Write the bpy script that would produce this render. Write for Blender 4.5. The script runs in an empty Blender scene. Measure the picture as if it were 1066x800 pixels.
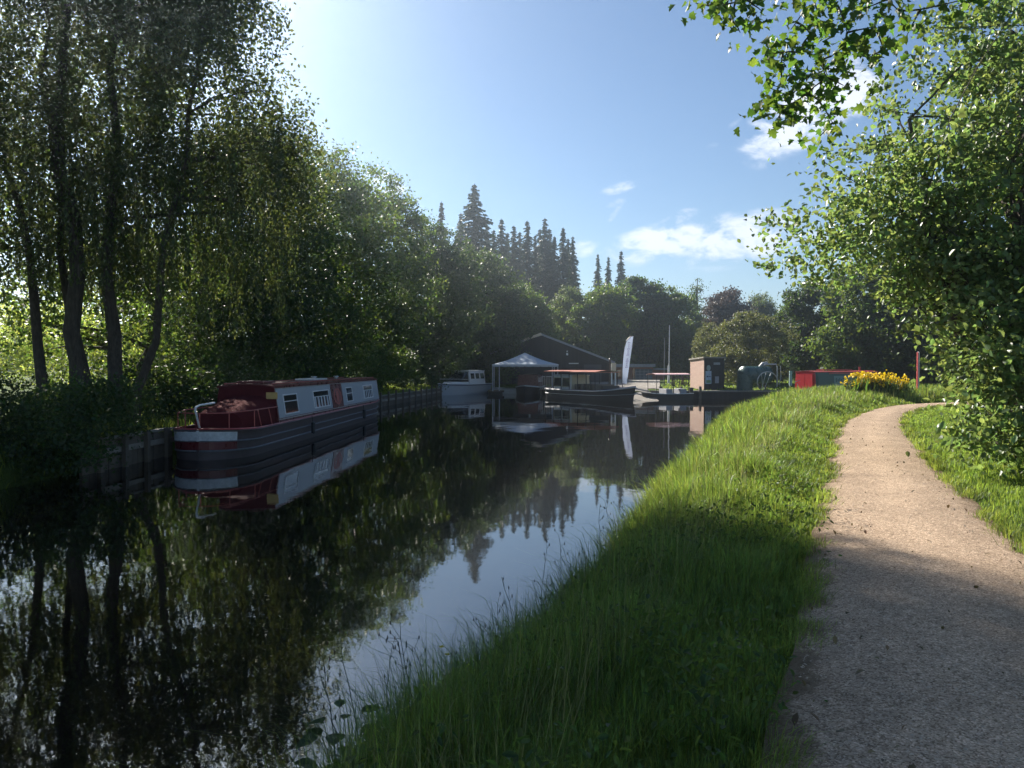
import bpy, math, random
import numpy as np
from mathutils import Vector, Matrix
R = math.radians
rng = np.random.default_rng(7)
random.seed(7)
scene = bpy.context.scene
COL = scene.collection
F, CX, HY, EYE = 770.0, 533.0, 382.0, 2.2      # focal length (px of the photo), centre column, horizon row, eye above the water

def at(px, py, D):
    return Vector(((px-CX)/F*D, D, EYE-(py-HY)/F*D))
def ax(px, D): return (px-CX)/F*D
def az(py, D): return EYE-(py-HY)/F*D

# ------------------------------------------------------------------ objects
def link(name, mesh, parent=None, loc=(0, 0, 0)):
    o = bpy.data.objects.new(name, mesh); COL.objects.link(o)
    o.location = loc
    if parent is not None: o.parent = parent
    return o
def tag(o, label=None, cat=None, group=None, kind=None):
    if label: o['label'] = label
    if cat: o['category'] = cat
    if group: o['group'] = group
    if kind: o['kind'] = kind
    return o
def thing(name, label, cat, loc=(0, 0, 0), rz=0, group=None):
    o = bpy.data.objects.new(name, None); COL.objects.link(o)
    o.location = loc; o.rotation_euler = (0, 0, rz); o.empty_display_size = .2
    return tag(o, label, cat, group)
def copy_tree(o, parent=None):
    c = o.copy(); COL.objects.link(c)
    if parent is not None: c.parent = parent
    for ch in list(o.children): copy_tree(ch, c)
    return c

def np_mesh(name, V, faces, mat, smooth=False):
    """V (n,3); faces: list of int arrays (k,m)"""
    me = bpy.data.meshes.new(name)
    V = np.ascontiguousarray(V, dtype=np.float32)
    me.vertices.add(len(V)); me.vertices.foreach_set('co', V.ravel())
    idx = np.concatenate([f.ravel() for f in faces]).astype(np.int32)
    cnt = np.concatenate([np.full(len(f), f.shape[1]) for f in faces])
    st = np.concatenate([[0], np.cumsum(cnt)[:-1]]).astype(np.int32)
    me.loops.add(len(idx)); me.loops.foreach_set('vertex_index', idx)
    me.polygons.add(len(cnt)); me.polygons.foreach_set('loop_start', st)
    if smooth: me.polygons.foreach_set('use_smooth', np.ones(len(cnt), dtype=bool))
    me.update(calc_edges=True); me.validate()
    if mat: me.materials.append(mat)
    return me

class MB:
    def __init__(s, M=None):
        s.v = []; s.f = []; s.mi = []; s.M = M or Matrix.Identity(4); s.m = 0
    def add(s, vs, fs):
        b = len(s.v)
        s.v += [Vector(p) for p in vs]
        s.f += [tuple(b+i for i in f) for f in fs]; s.mi += [s.m]*len(fs)
        return s
    def box(s, x0, x1, y0, y1, z0, z1, rot=None, c=None):
        vs = [Vector((x, y, z)) for x in (x0, x1) for y in (y0, y1) for z in (z0, z1)]
        if rot is not None:
            c = Vector(c) if c is not None else Vector(((x0+x1)/2, (y0+y1)/2, (z0+z1)/2))
            vs = [c+rot@(v-c) for v in vs]
        return s.add(vs, [(0, 1, 3, 2), (4, 6, 7, 5), (0, 4, 5, 1), (2, 3, 7, 6), (0, 2, 6, 4), (1, 5, 7, 3)])
    def hexa(s, b, t):      # 4 bottom pts, 4 top pts
        return s.add(list(b)+list(t), [(3, 2, 1, 0), (4, 5, 6, 7), (0, 1, 5, 4), (1, 2, 6, 5), (2, 3, 7, 6), (3, 0, 4, 7)])
    def tube(s, pts, rad, n=6, cap=True):
        pts = [Vector(p) for p in pts]
        if not hasattr(rad, '__len__'): rad = [rad]*len(pts)
        vs, fs = [], []
        up = None
        for i, p in enumerate(pts):
            d = (pts[min(i+1, len(pts)-1)]-pts[max(i-1, 0)])
            if d.length < 1e-6: d = Vector((0, 0, 1))
            d.normalize()
            if up is None: up = d.orthogonal().normalized()
            else:
                up = (up-d*up.dot(d))
                up = up.normalized() if up.length > 1e-5 else d.orthogonal().normalized()
            w = d.cross(up)
            for k in range(n):
                a = 2*math.pi*k/n
                vs.append(p+(up*math.cos(a)+w*math.sin(a))*rad[i])
        for i in range(len(pts)-1):
            for k in range(n):
                k2 = (k+1) % n
                fs.append((i*n+k, i*n+k2, (i+1)*n+k2, (i+1)*n+k))
        if cap:
            fs.append(tuple(range(n-1, -1, -1))); fs.append(tuple((len(pts)-1)*n+k for k in range(n)))
        return s.add(vs, fs)
    def grid(s, rows, closed=False):   # rows of equal-length points
        n = len(rows[0]); vs = [p for r in rows for p in r]; fs = []
        for i in range(len(rows)-1):
            for k in range(n if closed else n-1):
                k2 = (k+1) % n
                fs.append((i*n+k, i*n+k2, (i+1)*n+k2, (i+1)*n+k))
        return s.add(vs, fs)
    def build(s, name, mat, parent=None, smooth=False, bevel=0, loc=None):
        base = Vector((0, 0, 0))
        vs = [s.M@v for v in s.v]
        if parent is not None:
            inv = parent.matrix_basis.inverted()
            if parent.parent: inv = inv@parent.parent.matrix_basis.inverted()
            vs = [inv@v for v in vs]
        elif loc is not None:
            base = Vector(loc); vs = [v-base for v in vs]
        me = bpy.data.meshes.new(name); me.from_pydata([tuple(v) for v in vs], [], s.f)
        mats = mat if isinstance(mat, (list, tuple)) else [mat]
        for m in mats: me.materials.append(m)
        if len(mats) > 1: me.polygons.foreach_set('material_index', s.mi)
        if smooth:
            me.polygons.foreach_set('use_smooth', [True]*len(me.polygons))
            try: me.set_sharp_from_angle(angle=R(40))
            except Exception: pass
        me.update()
        o = link(name, me, parent, base)
        if bevel:
            b = o.modifiers.new('bevel', 'BEVEL'); b.width = bevel; b.segments = 2; b.limit_method = 'ANGLE'
        return o

# ------------------------------------------------------------------ materials
def nodes(mat):
    mat.use_nodes = True; nt = mat.node_tree; nt.nodes.clear()
    out = nt.nodes.new('ShaderNodeOutputMaterial')
    return nt, out
def N(nt, typ, **kw):
    n = nt.nodes.new(typ)
    for k, v in kw.items():
        if k.startswith('i_'):
            key = k[2:]
            n.inputs[int(key) if key.isdigit() else key.replace('_', ' ')].default_value = v
        else: setattr(n, k, v)
    return n
def c4(c): return (c[0], c[1], c[2], 1)
MATS = {}
def plain(name, col, rough=.6, metal=0, spec=.5, noise=.18, nscale=6, bump=.0, bscale=40, coord='Object'):
    if name in MATS: return MATS[name]
    m = bpy.data.materials.new(name); nt, out = nodes(m)
    p = N(nt, 'ShaderNodeBsdfPrincipled', i_Roughness=rough, i_Metallic=metal)
    p.inputs['Specular IOR Level'].default_value = spec
    tc = N(nt, 'ShaderNodeTexCoord')
    no = N(nt, 'ShaderNodeTexNoise', i_Scale=nscale, i_Detail=6, i_Roughness=.65)
    nt.links.new(tc.outputs[coord], no.inputs['Vector'])
    mr = N(nt, 'ShaderNodeMapRange', i_1=.25, i_2=.75, i_3=1-noise, i_4=1+noise)
    nt.links.new(no.outputs['Fac'], mr.inputs[0])
    mx = N(nt, 'ShaderNodeVectorMath', operation='SCALE'); mx.inputs[0].default_value = col[:3]
    nt.links.new(mr.outputs[0], mx.inputs['Scale']); nt.links.new(mx.outputs[0], p.inputs['Base Color'])
    rr = N(nt, 'ShaderNodeMapRange', i_1=.3, i_2=.7, i_3=max(0, rough-.08), i_4=min(1, rough+.1))
    nt.links.new(no.outputs['Fac'], rr.inputs[0]); nt.links.new(rr.outputs[0], p.inputs['Roughness'])
    if bump:
        n2 = N(nt, 'ShaderNodeTexNoise', i_Scale=bscale, i_Detail=4)
        nt.links.new(tc.outputs[coord], n2.inputs['Vector'])
        b = N(nt, 'ShaderNodeBump', i_Strength=bump, i_Distance=.02)
        nt.links.new(n2.outputs['Fac'], b.inputs['Height']); nt.links.new(b.outputs[0], p.inputs['Normal'])
    nt.links.new(p.outputs[0], out.inputs[0]); MATS[name] = m
    return m
def leaf_mat(name, col, tcol, tr=.45, var=.35, hue=.03, rough=.5, spec=.35, patch=0):
    m = bpy.data.materials.new(name); nt, out = nodes(m); L = nt.links.new
    g = N(nt, 'ShaderNodeNewGeometry')
    mv = N(nt, 'ShaderNodeMapRange', i_1=0, i_2=1, i_3=1-var, i_4=1+var); L(g.outputs['Random Per Island'], mv.inputs[0])
    wn = N(nt, 'ShaderNodeTexWhiteNoise', noise_dimensions='1D'); L(g.outputs['Random Per Island'], wn.inputs['W'])
    mh = N(nt, 'ShaderNodeMapRange', i_1=0, i_2=1, i_3=.5-hue, i_4=.5+hue); L(wn.outputs['Value'], mh.inputs[0])
    val = mv.outputs[0]
    if patch:
        no = N(nt, 'ShaderNodeTexNoise', i_Scale=patch, i_Detail=2); L(g.outputs['Position'], no.inputs['Vector'])
        mp = N(nt, 'ShaderNodeMapRange', i_1=.3, i_2=.7, i_3=.65, i_4=1.35); L(no.outputs['Fac'], mp.inputs[0])
        mm = N(nt, 'ShaderNodeMath', operation='MULTIPLY'); L(mv.outputs[0], mm.inputs[0]); L(mp.outputs[0], mm.inputs[1]); val = mm.outputs[0]
    def hs(c):
        h = N(nt, 'ShaderNodeHueSaturation'); h.inputs['Color'].default_value = c4(c)
        L(mh.outputs[0], h.inputs['Hue']); L(val, h.inputs['Value']); return h.outputs[0]
    p = N(nt, 'ShaderNodeBsdfPrincipled', i_Roughness=rough); p.inputs['Specular IOR Level'].default_value = spec
    L(hs(col), p.inputs['Base Color'])
    t = N(nt, 'ShaderNodeBsdfTranslucent'); L(hs(tcol), t.inputs['Color'])
    mix = N(nt, 'ShaderNodeMixShader', i_0=tr); L(p.outputs[0], mix.inputs[1]); L(t.outputs[0], mix.inputs[2])
    L(mix.outputs[0], out.inputs[0]); MATS[name] = m
    return m
def bark_mat(name, c1, c2, sc=3):
    m = bpy.data.materials.new(name); nt, out = nodes(m); L = nt.links.new
    tc = N(nt, 'ShaderNodeTexCoord'); mp = N(nt, 'ShaderNodeMapping'); mp.inputs['Scale'].default_value = (sc*3, sc*3, sc*.6)
    L(tc.outputs['Object'], mp.inputs[0])
    no = N(nt, 'ShaderNodeTexNoise', i_Scale=2.5, i_Detail=8, i_Roughness=.7); L(mp.outputs[0], no.inputs['Vector'])
    cr = N(nt, 'ShaderNodeValToRGB'); cr.color_ramp.elements[0].color = c4(c1); cr.color_ramp.elements[1].color = c4(c2)
    cr.color_ramp.elements[0].position = .35; cr.color_ramp.elements[1].position = .7
    L(no.outputs['Fac'], cr.inputs[0])
    p = N(nt, 'ShaderNodeBsdfPrincipled', i_Roughness=.9); L(cr.outputs[0], p.inputs['Base Color'])
    b = N(nt, 'ShaderNodeBump', i_Strength=.7, i_Distance=.04); L(no.outputs['Fac'], b.inputs['Height']); L(b.outputs[0], p.inputs['Normal'])
    L(p.outputs[0], out.inputs[0]); MATS[name] = m
    return m
def brick_mat(name, c1, c2, mortar, sx=1):
    m = bpy.data.materials.new(name); nt, out = nodes(m); L = nt.links.new
    tc = N(nt, 'ShaderNodeTexCoord'); sp = N(nt, 'ShaderNodeSeparateXYZ'); L(tc.outputs['Object'], sp.inputs[0])
    ad = N(nt, 'ShaderNodeMath', operation='ADD'); L(sp.outputs[0], ad.inputs[0]); L(sp.outputs[1], ad.inputs[1])
    cb = N(nt, 'ShaderNodeCombineXYZ'); L(ad.outputs[0], cb.inputs[0]); L(sp.outputs[2], cb.inputs[1])
    br = N(nt, 'ShaderNodeTexBrick', i_Scale=1.0); br.inputs['Brick Width'].default_value = .24; br.inputs['Row Height'].default_value = .08
    br.inputs['Mortar Size'].default_value = .008
    br.inputs['Color1'].default_value = c4(c1); br.inputs['Color2'].default_value = c4(c2); br.inputs['Mortar'].default_value = c4(mortar)
    L(cb.outputs[0], br.inputs['Vector'])
    p = N(nt, 'ShaderNodeBsdfPrincipled', i_Roughness=.9); L(br.outputs['Color'], p.inputs['Base Color'])
    b = N(nt, 'ShaderNodeBump', i_Strength=.4, i_Distance=.01); L(br.outputs['Fac'], b.inputs['Height']); b.invert = True; L(b.outputs[0], p.inputs['Normal'])
    L(p.outputs[0], out.inputs[0]); MATS[name] = m
    return m
def board_mat(name, col, period=.15, axis=0, rough=.8, dark=.35):
    """boards: thin dark joints at a fixed period along an object axis, plus grain"""
    m = bpy.data.materials.new(name); nt, out = nodes(m); L = nt.links.new
    tc = N(nt, 'ShaderNodeTexCoord'); sp = N(nt, 'ShaderNodeSeparateXYZ'); L(tc.outputs['Object'], sp.inputs[0])
    s = sp.outputs[axis]
    if axis == 0:
        ad = N(nt, 'ShaderNodeMath', operation='ADD'); L(sp.outputs[0], ad.inputs[0]); L(sp.outputs[1], ad.inputs[1]); s = ad.outputs[0]
    d = N(nt, 'ShaderNodeMath', operation='DIVIDE', i_1=period); L(s, d.inputs[0])
    fr = N(nt, 'ShaderNodeMath', operation='FRACT'); L(d.outputs[0], fr.inputs[0])
    fl = N(nt, 'ShaderNodeMath', operation='FLOOR'); L(d.outputs[0], fl.inputs[0])
    wn = N(nt, 'ShaderNodeTexWhiteNoise', noise_dimensions='1D'); L(fl.outputs[0], wn.inputs['W'])
    gt = N(nt, 'ShaderNodeMath', operation='GREATER_THAN', i_1=.1); L(fr.outputs[0], gt.inputs[0])
    mr = N(nt, 'ShaderNodeMapRange', i_1=0, i_2=1, i_3=.7, i_4=1.25); L(wn.outputs['Value'], mr.inputs[0])
    no = N(nt, 'ShaderNodeTexNoise', i_Scale=9, i_Detail=6); L(tc.outputs['Object'], no.inputs['Vector'])
    mr2 = N(nt, 'ShaderNodeMapRange', i_1=.3, i_2=.7, i_3=.75, i_4=1.2); L(no.outputs['Fac'], mr2.inputs[0])
    mg = N(nt, 'ShaderNodeMapRange', i_1=0, i_2=1, i_3=dark, i_4=1); L(gt.outputs[0], mg.inputs[0])
    m1 = N(nt, 'ShaderNodeMath', operation='MULTIPLY'); L(mr.outputs[0], m1.inputs[0]); L(mr2.outputs[0], m1.inputs[1])
    m2 = N(nt, 'ShaderNodeMath', operation='MULTIPLY'); L(m1.outputs[0], m2.inputs[0]); L(mg.outputs[0], m2.inputs[1])
    sc = N(nt, 'ShaderNodeVectorMath', operation='SCALE'); sc.inputs[0].default_value = col; L(m2.outputs[0], sc.inputs['Scale'])
    p = N(nt, 'ShaderNodeBsdfPrincipled', i_Roughness=rough); L(sc.outputs[0], p.inputs['Base Color'])
    b = N(nt, 'ShaderNodeBump', i_Strength=.5, i_Distance=.02); L(gt.outputs[0], b.inputs['Height']); L(b.outputs[0], p.inputs['Normal'])
    L(p.outputs[0], out.inputs[0]); MATS[name] = m
    return m
def glass_mat(name, col=(.02, .025, .03)):
    return plain(name, col, rough=.06, spec=.9, noise=.05)

# ------------------------------------------------------------------ world, sun, camera
SUN_EL, SUN_AZ = 32.0, -31.0
w = bpy.data.worlds.new('World'); scene.world = w; w.use_nodes = True
nt = w.node_tree; nt.nodes.clear(); L = nt.links.new
wo = N(nt, 'ShaderNodeOutputWorld'); bg = N(nt, 'ShaderNodeBackground', i_Strength=.053)
sky = N(nt, 'ShaderNodeTexSky', sky_type='NISHITA'); sky.sun_disc = False
sky.sun_elevation = R(SUN_EL); sky.sun_rotation = R(SUN_AZ); sky.air_density = 1.0; sky.dust_density = .05; sky.ozone_density = 3.0; sky.altitude = 100
tc = N(nt, 'ShaderNodeTexCoord'); sp = N(nt, 'ShaderNodeSeparateXYZ'); L(tc.outputs['Generated'], sp.inputs[0])
def M2(op, a, b=None, c=None):
    n = N(nt, 'ShaderNodeMath', operation=op)
    for i, q in enumerate((a, b, c)):
        if q is None: continue
        if isinstance(q, (int, float)): n.inputs[i].default_value = q
        else: L(q, n.inputs[i])
    return n.outputs[0]
ysafe = M2('MAXIMUM', sp.outputs[1], .02)
U = M2('DIVIDE', sp.outputs[0], ysafe); V = M2('DIVIDE', sp.outputs[2], ysafe)
cb = N(nt, 'ShaderNodeCombineXYZ'); L(U, cb.inputs[0]); L(V, cb.inputs[1])
n1 = N(nt, 'ShaderNodeTexNoise', i_Scale=20, i_Detail=10, i_Roughness=.6, i_Distortion=.3); 
mpn = N(nt, 'ShaderNodeMapping'); mpn.inputs['Scale'].default_value = (1, 1.9, 1); mpn.inputs['Rotation'].default_value = (0, 0, R(-18)); L(cb.outputs[0], mpn.inputs[0]); L(mpn.outputs[0], n1.inputs['Vector'])
clouds = [(830, 124, 66, 30, 35, 1.15), (872, 98, 48, 30, 30, 1.15), (690, 253, 60, 19, 12, 1.1), (765, 250, 68, 26, 12, 1.1), (705, 229, 22, 8, 20, .9),
          (645, 197, 20, 6, 14, .85), (640, 222, 15, 4, 55, .6), (400, 193, 24, 12, -20, .9), (604, 260, 34, 9, 0, .7), (735, 155, 16, 4, 15, .35), (640, 213, 12, 5, 20, .5),
          (762, 131, 12, 4, 40, .4), (560, 262, 40, 7, 0, .45), (880, 240, 60, 16, 5, .6)]
tot = None
for (px, py, rx, ry, an, st) in clouds:
    u0, v0 = (px-CX)/F, (HY-py)/F; ca, sa = math.cos(R(an)), math.sin(R(an))
    du = M2('SUBTRACT', U, u0); dv = M2('SUBTRACT', V, v0)
    a = M2('DIVIDE', M2('ADD', M2('MULTIPLY', du, ca), M2('MULTIPLY', dv, sa)), rx/F)
    b = M2('DIVIDE', M2('SUBTRACT', M2('MULTIPLY', dv, ca), M2('MULTIPLY', du, sa)), ry/F)
    r2 = M2('ADD', M2('MULTIPLY', a, a), M2('MULTIPLY', b, b))
    m = M2('MULTIPLY', M2('MAXIMUM', M2('SUBTRACT', 1.5, M2('MULTIPLY', r2, .85)), 0), st)
    tot = m if tot is None else M2('MAXIMUM', tot, m)
dens = M2('MULTIPLY', tot, 1.0)
mask = N(nt, 'ShaderNodeMapRange', i_1=.25, i_2=1.25, i_3=0, i_4=1); mask.interpolation_type = 'SMOOTHSTEP'
L(M2('MULTIPLY', dens, M2('ADD', M2('MULTIPLY', n1.outputs['Fac'], 3.4), -1.0)), mask.inputs[0])
mx = N(nt, 'ShaderNodeMix', data_type='RGBA'); L(M2('MULTIPLY', mask.outputs[0], .88), mx.inputs[0])
L(sky.outputs[0], mx.inputs[6]); mx.inputs[7].default_value = (9.0, 9.5, 10.6, 1)
L(mx.outputs[2], bg.inputs[0]); L(bg.outputs[0], wo.inputs[0])

sl = bpy.data.lights.new('sun', 'SUN'); sl.energy = 5.0; sl.angle = R(.55); sl.color = (1, .93, .82)
so = bpy.data.objects.new('sun', sl); COL.objects.link(so)
sd = Vector((math.sin(R(SUN_AZ))*math.cos(R(SUN_EL)), math.cos(R(SUN_AZ))*math.cos(R(SUN_EL)), math.sin(R(SUN_EL))))
so.rotation_euler = sd.to_track_quat('Z', 'Y').to_euler(); so.location = sd*150
cam = bpy.data.cameras.new('camera'); cam.sensor_width = 36; cam.lens = F/1066*36; cam.clip_end = 6000; cam.clip_start = .05
co = bpy.data.objects.new('camera', cam); COL.objects.link(co); co.location = (0, 0, EYE)
co.rotation_euler = (R(90)-math.atan(18/F), 0, 0); scene.camera = co
vs = scene.view_settings; vs.view_transform = 'Standard'; vs.look = 'None'; vs.gamma = 1; vs.exposure = 1.22
cy = scene.cycles
cy.max_bounces = 6; cy.diffuse_bounces = 2; cy.glossy_bounces = 4; cy.transmission_bounces = 4; cy.transparent_max_bounces = 4; cy.volume_bounces = 0
cy.use_denoising = True; cy.use_adaptive_sampling = True; cy.adaptive_threshold = .025; cy.sample_clamp_indirect = 6; cy.caustics_reflective = False; cy.caustics_refractive = False
try: cy.denoiser = 'OPENIMAGEDENOISE'
except Exception: pass
scene.render.use_persistent_data = False

# ------------------------------------------------------------------ terrain
WATER = np.array([(-14, -60), (-10.2, -10), (-9.6, 5), (-9.0, 13), (-8.75, 17), (-8.6, 20), (-8.1, 34), (-6.6, 45), (-5.5, 56), (-4.2, 66), (1.2, 66),
                  (3.0, 61), (5.5, 53.5), (7.5, 50), (9.4, 51), (11.5, 51), (14, 51), (40, 53), (70, 56), (70, 46), (40, 44), (22, 42), (15, 39.5),
                  (11.8, 34.5), (9.7, 30.5), (7.2, 25), (4.0, 15.9), (2.0, 10.2), (0.85, 6.7), (-.32, 4.1), (-2.2, 0), (-4, -8), (-6, -60)], float)
def poly_sd(X, Y, poly):
    d = np.full(X.shape, 1e9); ins = np.zeros(X.shape, bool)
    n = len(poly)
    for i in range(n):
        a, b = poly[i], poly[(i+1) % n]
        e = b-a; t = np.clip(((X-a[0])*e[0]+(Y-a[1])*e[1])/(e@e), 0, 1)
        d = np.minimum(d, np.hypot(X-a[0]-t*e[0], Y-a[1]-t*e[1]))
        c = ((a[1] > Y) != (b[1] > Y)) & (X < (b[0]-a[0])*(Y-a[1])/((b[1]-a[1]) if b[1] != a[1] else 1e-9)+a[0])
        ins ^= c
    return np.where(ins, -d, d)
def vnoise(X, Y, s, seed=0):
    return (np.sin(X*s+seed)*np.cos(Y*s*1.3+seed*2.1)+.5*np.sin(X*s*2.3+Y*s*1.7+seed*3.3)+.3*np.cos(X*s*4.1-Y*s*3.7+seed))/1.8
PL = np.array([(-2.6, -5), (-.27, 0), (.975, 2.76), (1.38, 3.63), (2.15, 5.3), (2.68, 6.5), (4.16, 9.8), (5.66, 13.1), (7.44, 17), (8.84, 19.9), (11.4, 24), (14.1, 28), (17.5, 30.8), (26, 33), (60, 36)])
PR = np.array([(-.5, -5), (1.5, 0), (2.72, 2.76), (3.15, 3.63), (3.9, 5.3), (4.42, 6.5), (5.78, 9.8), (7.3, 13.1), (9.1, 17), (10.6, 19.9), (12.9, 24), (15.6, 27.2), (19, 29.2), (27, 31.2), (60, 34)])
def smooth_line(A):
    t = np.linspace(0, len(A)-1, 420); Q = np.stack([np.interp(t, np.arange(len(A)), A[:, i]) for i in (0, 1)], 1); k = 34
    W = np.hanning(2*k+1); W /= W.sum(); P = np.vstack([2*Q[0]-Q[k:0:-1], Q, 2*Q[-1]-Q[-2:-k-2:-1]])
    return np.stack([np.convolve(P[:, i], W, 'valid') for i in (0, 1)], 1)[::7]
PL, PR = smooth_line(PL), smooth_line(PR)
PATH = np.vstack([PL, PR[::-1]])
def ground_z(X, Y):
    sd = poly_sd(X, Y, WATER)
    hard = (X < -3) | (Y > 47) & (X < 60)       # piling and quays: a vertical edge
    soft = np.interp(sd, [-3, -.4, 0, .5, 1.5, 3, 30], [-1.2, -.3, .02, .38, .66, .70, .72])
    hd = np.interp(sd, [-3, .08, .24, 3, 10, 60], [-1.2, -.7, .5, .58, .85, 1.3])
    z = np.where(hard, hd, soft)
    near_path = poly_sd(X, Y, PATH)
    bumps = vnoise(X, Y, 1.1, 1)*.05+vnoise(X, Y, 3.1, 4)*.02
    z = z+np.where(near_path > .5, bumps, bumps*.12)*np.clip(sd+.3, 0, 1)
    far = np.hypot(X, Y)
    z = z+np.clip((far-200)/600, 0, 3)*10*(Y > 0)
    return z
def spaced(lo, hi, c, fine, n):
    t = np.linspace(-1, 1, n); k = 5.2
    s = np.sinh(k*t)/np.sinh(k)
    return np.where(s < 0, c+s*(c-lo), c+s*(hi-c))
gx = np.unique(np.concatenate([np.arange(-15, 24, .2), spaced(-700, 700, 4, 0, 130)]))
gy = np.unique(np.concatenate([np.arange(-4, 70, .25), spaced(-150, 1000, 30, 0, 130)]))
GX, GY = np.meshgrid(gx, gy)
GZ = ground_z(GX, GY)
nx, ny = len(gx), len(gy)
ii = (np.arange(ny-1)[:, None]*nx+np.arange(nx-1)[None, :]).ravel()
gf = np.stack([ii, ii+1, ii+nx+1, ii+nx], 1)
m = bpy.data.materials.new('turf'); nt, out = nodes(m); L = nt.links.new
g = N(nt, 'ShaderNodeNewGeometry'); no = N(nt, 'ShaderNodeTexNoise', i_Scale=.6, i_Detail=9, i_Roughness=.7); L(g.outputs['Position'], no.inputs['Vector'])
cr = N(nt, 'ShaderNodeValToRGB'); e = cr.color_ramp.elements; e[0].position = .3; e[0].color = (.035, .05, .012, 1); e[1].position = .72; e[1].color = (.13, .2, .03, 1)
L(no.outputs['Fac'], cr.inputs[0]); n2 = N(nt, 'ShaderNodeTexNoise', i_Scale=25, i_Detail=5); L(g.outputs['Position'], n2.inputs['Vector'])
b = N(nt, 'ShaderNodeBump', i_Strength=1, i_Distance=.08); L(n2.outputs['Fac'], b.inputs['Height'])
p = N(nt, 'ShaderNodeBsdfPrincipled', i_Roughness=.95); p.inputs['Specular IOR Level'].default_value = .1; L(cr.outputs[0], p.inputs['Base Color']); L(b.outputs[0], p.inputs['Normal']); L(p.outputs[0], out.inputs[0])
tag(link('ground', np_mesh('ground', np.stack([GX.ravel(), GY.ravel(), GZ.ravel()], 1), [gf], m, True)), kind='structure')

# water: one sheet under which the terrain dips
m = bpy.data.materials.new('canal_water'); nt, out = nodes(m); L = nt.links.new
g = N(nt, 'ShaderNodeNewGeometry')
mp = N(nt, 'ShaderNodeMapping'); mp.inputs['Scale'].default_value = (1, .7, 1); L(g.outputs['Position'], mp.inputs[0])
na = N(nt, 'ShaderNodeTexNoise', i_Scale=.9, i_Detail=2, i_Roughness=.4); L(mp.outputs[0], na.inputs['Vector'])
nb = N(nt, 'ShaderNodeTexNoise', i_Scale=9, i_Detail=3, i_Roughness=.5); L(mp.outputs[0], nb.inputs['Vector'])
ba = N(nt, 'ShaderNodeBump', i_Strength=.3, i_Distance=.02); L(na.outputs['Fac'], ba.inputs['Height'])
bb = N(nt, 'ShaderNodeBump', i_Strength=.11, i_Distance=.004); L(nb.outputs['Fac'], bb.inputs['Height']); L(ba.outputs[0], bb.inputs['Normal'])
p = N(nt, 'ShaderNodeBsdfPrincipled', i_Roughness=.02, i_IOR=2.25); p.inputs['Base Color'].default_value = (.007, .005, .004, 1)
L(bb.outputs[0], p.inputs['Normal']); L(p.outputs[0], out.inputs[0])
wm = MB(); wm.add([(-20, -60, 0), (80, -60, 0), (80, 75, 0), (-20, 75, 0)], [(0, 1, 2, 3)])
tag(wm.build('water', m), kind='structure')

# path
m = bpy.data.materials.new('path_gravel'); nt, out = nodes(m); L = nt.links.new
g = N(nt, 'ShaderNodeNewGeometry')
vo = N(nt, 'ShaderNodeTexVoronoi', i_Scale=130); L(g.outputs['Position'], vo.inputs['Vector'])
n1 = N(nt, 'ShaderNodeTexNoise', i_Scale=1.3, i_Detail=8, i_Roughness=.65); L(g.outputs['Position'], n1.inputs['Vector'])
n2 = N(nt, 'ShaderNodeTexNoise', i_Scale=22, i_Detail=6, i_Roughness=.7); L(g.outputs['Position'], n2.inputs['Vector'])
cr = N(nt, 'ShaderNodeValToRGB'); e = cr.color_ramp.elements
e[0].position = 0; e[0].color = (.2, .135, .085, 1); e[1].position = 1; e[1].color = (.72, .56, .41, 1)
e2 = e.new(.45); e2.color = (.44, .32, .22, 1); e3 = e.new(.8); e3.color = (.53, .39, .28, 1)
sep = N(nt, 'ShaderNodeSeparateColor'); L(vo.outputs['Color'], sep.inputs[0])
L(sep.outputs[0], cr.inputs[0])
mr = N(nt, 'ShaderNodeMapRange', i_1=.3, i_2=.7, i_3=.78, i_4=1.15); L(n1.outputs['Fac'], mr.inputs[0])
mr2 = N(nt, 'ShaderNodeMapRange', i_1=.3, i_2=.7, i_3=.7, i_4=1.25); L(n2.outputs['Fac'], mr2.inputs[0])
mm = N(nt, 'ShaderNodeMath', operation='MULTIPLY'); L(mr.outputs[0], mm.inputs[0]); L(mr2.outputs[0], mm.inputs[1])
sc = N(nt, 'ShaderNodeVectorMath', operation='SCALE'); L(cr.outputs[0], sc.inputs[0]); L(mm.outputs[0], sc.inputs['Scale'])
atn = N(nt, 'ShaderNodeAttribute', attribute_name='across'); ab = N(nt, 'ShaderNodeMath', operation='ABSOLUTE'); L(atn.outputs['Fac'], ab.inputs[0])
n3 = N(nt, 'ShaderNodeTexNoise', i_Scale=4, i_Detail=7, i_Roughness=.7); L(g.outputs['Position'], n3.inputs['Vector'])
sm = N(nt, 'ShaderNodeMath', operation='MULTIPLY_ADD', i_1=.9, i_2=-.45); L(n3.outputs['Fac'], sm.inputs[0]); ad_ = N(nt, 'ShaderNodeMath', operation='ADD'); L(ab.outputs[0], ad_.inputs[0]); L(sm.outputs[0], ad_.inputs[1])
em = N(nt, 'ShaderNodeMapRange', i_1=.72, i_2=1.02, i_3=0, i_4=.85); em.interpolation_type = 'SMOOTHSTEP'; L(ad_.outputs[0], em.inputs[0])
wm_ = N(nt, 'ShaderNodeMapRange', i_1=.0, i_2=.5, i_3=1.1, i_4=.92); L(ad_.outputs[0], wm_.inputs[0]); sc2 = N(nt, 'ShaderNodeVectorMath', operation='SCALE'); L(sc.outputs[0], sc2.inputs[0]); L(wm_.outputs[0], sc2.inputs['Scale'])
mxp = N(nt, 'ShaderNodeMix', data_type='RGBA'); L(em.outputs[0], mxp.inputs[0]); L(sc2.outputs[0], mxp.inputs[6]); mxp.inputs[7].default_value = (.13, .09, .05, 1)
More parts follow.
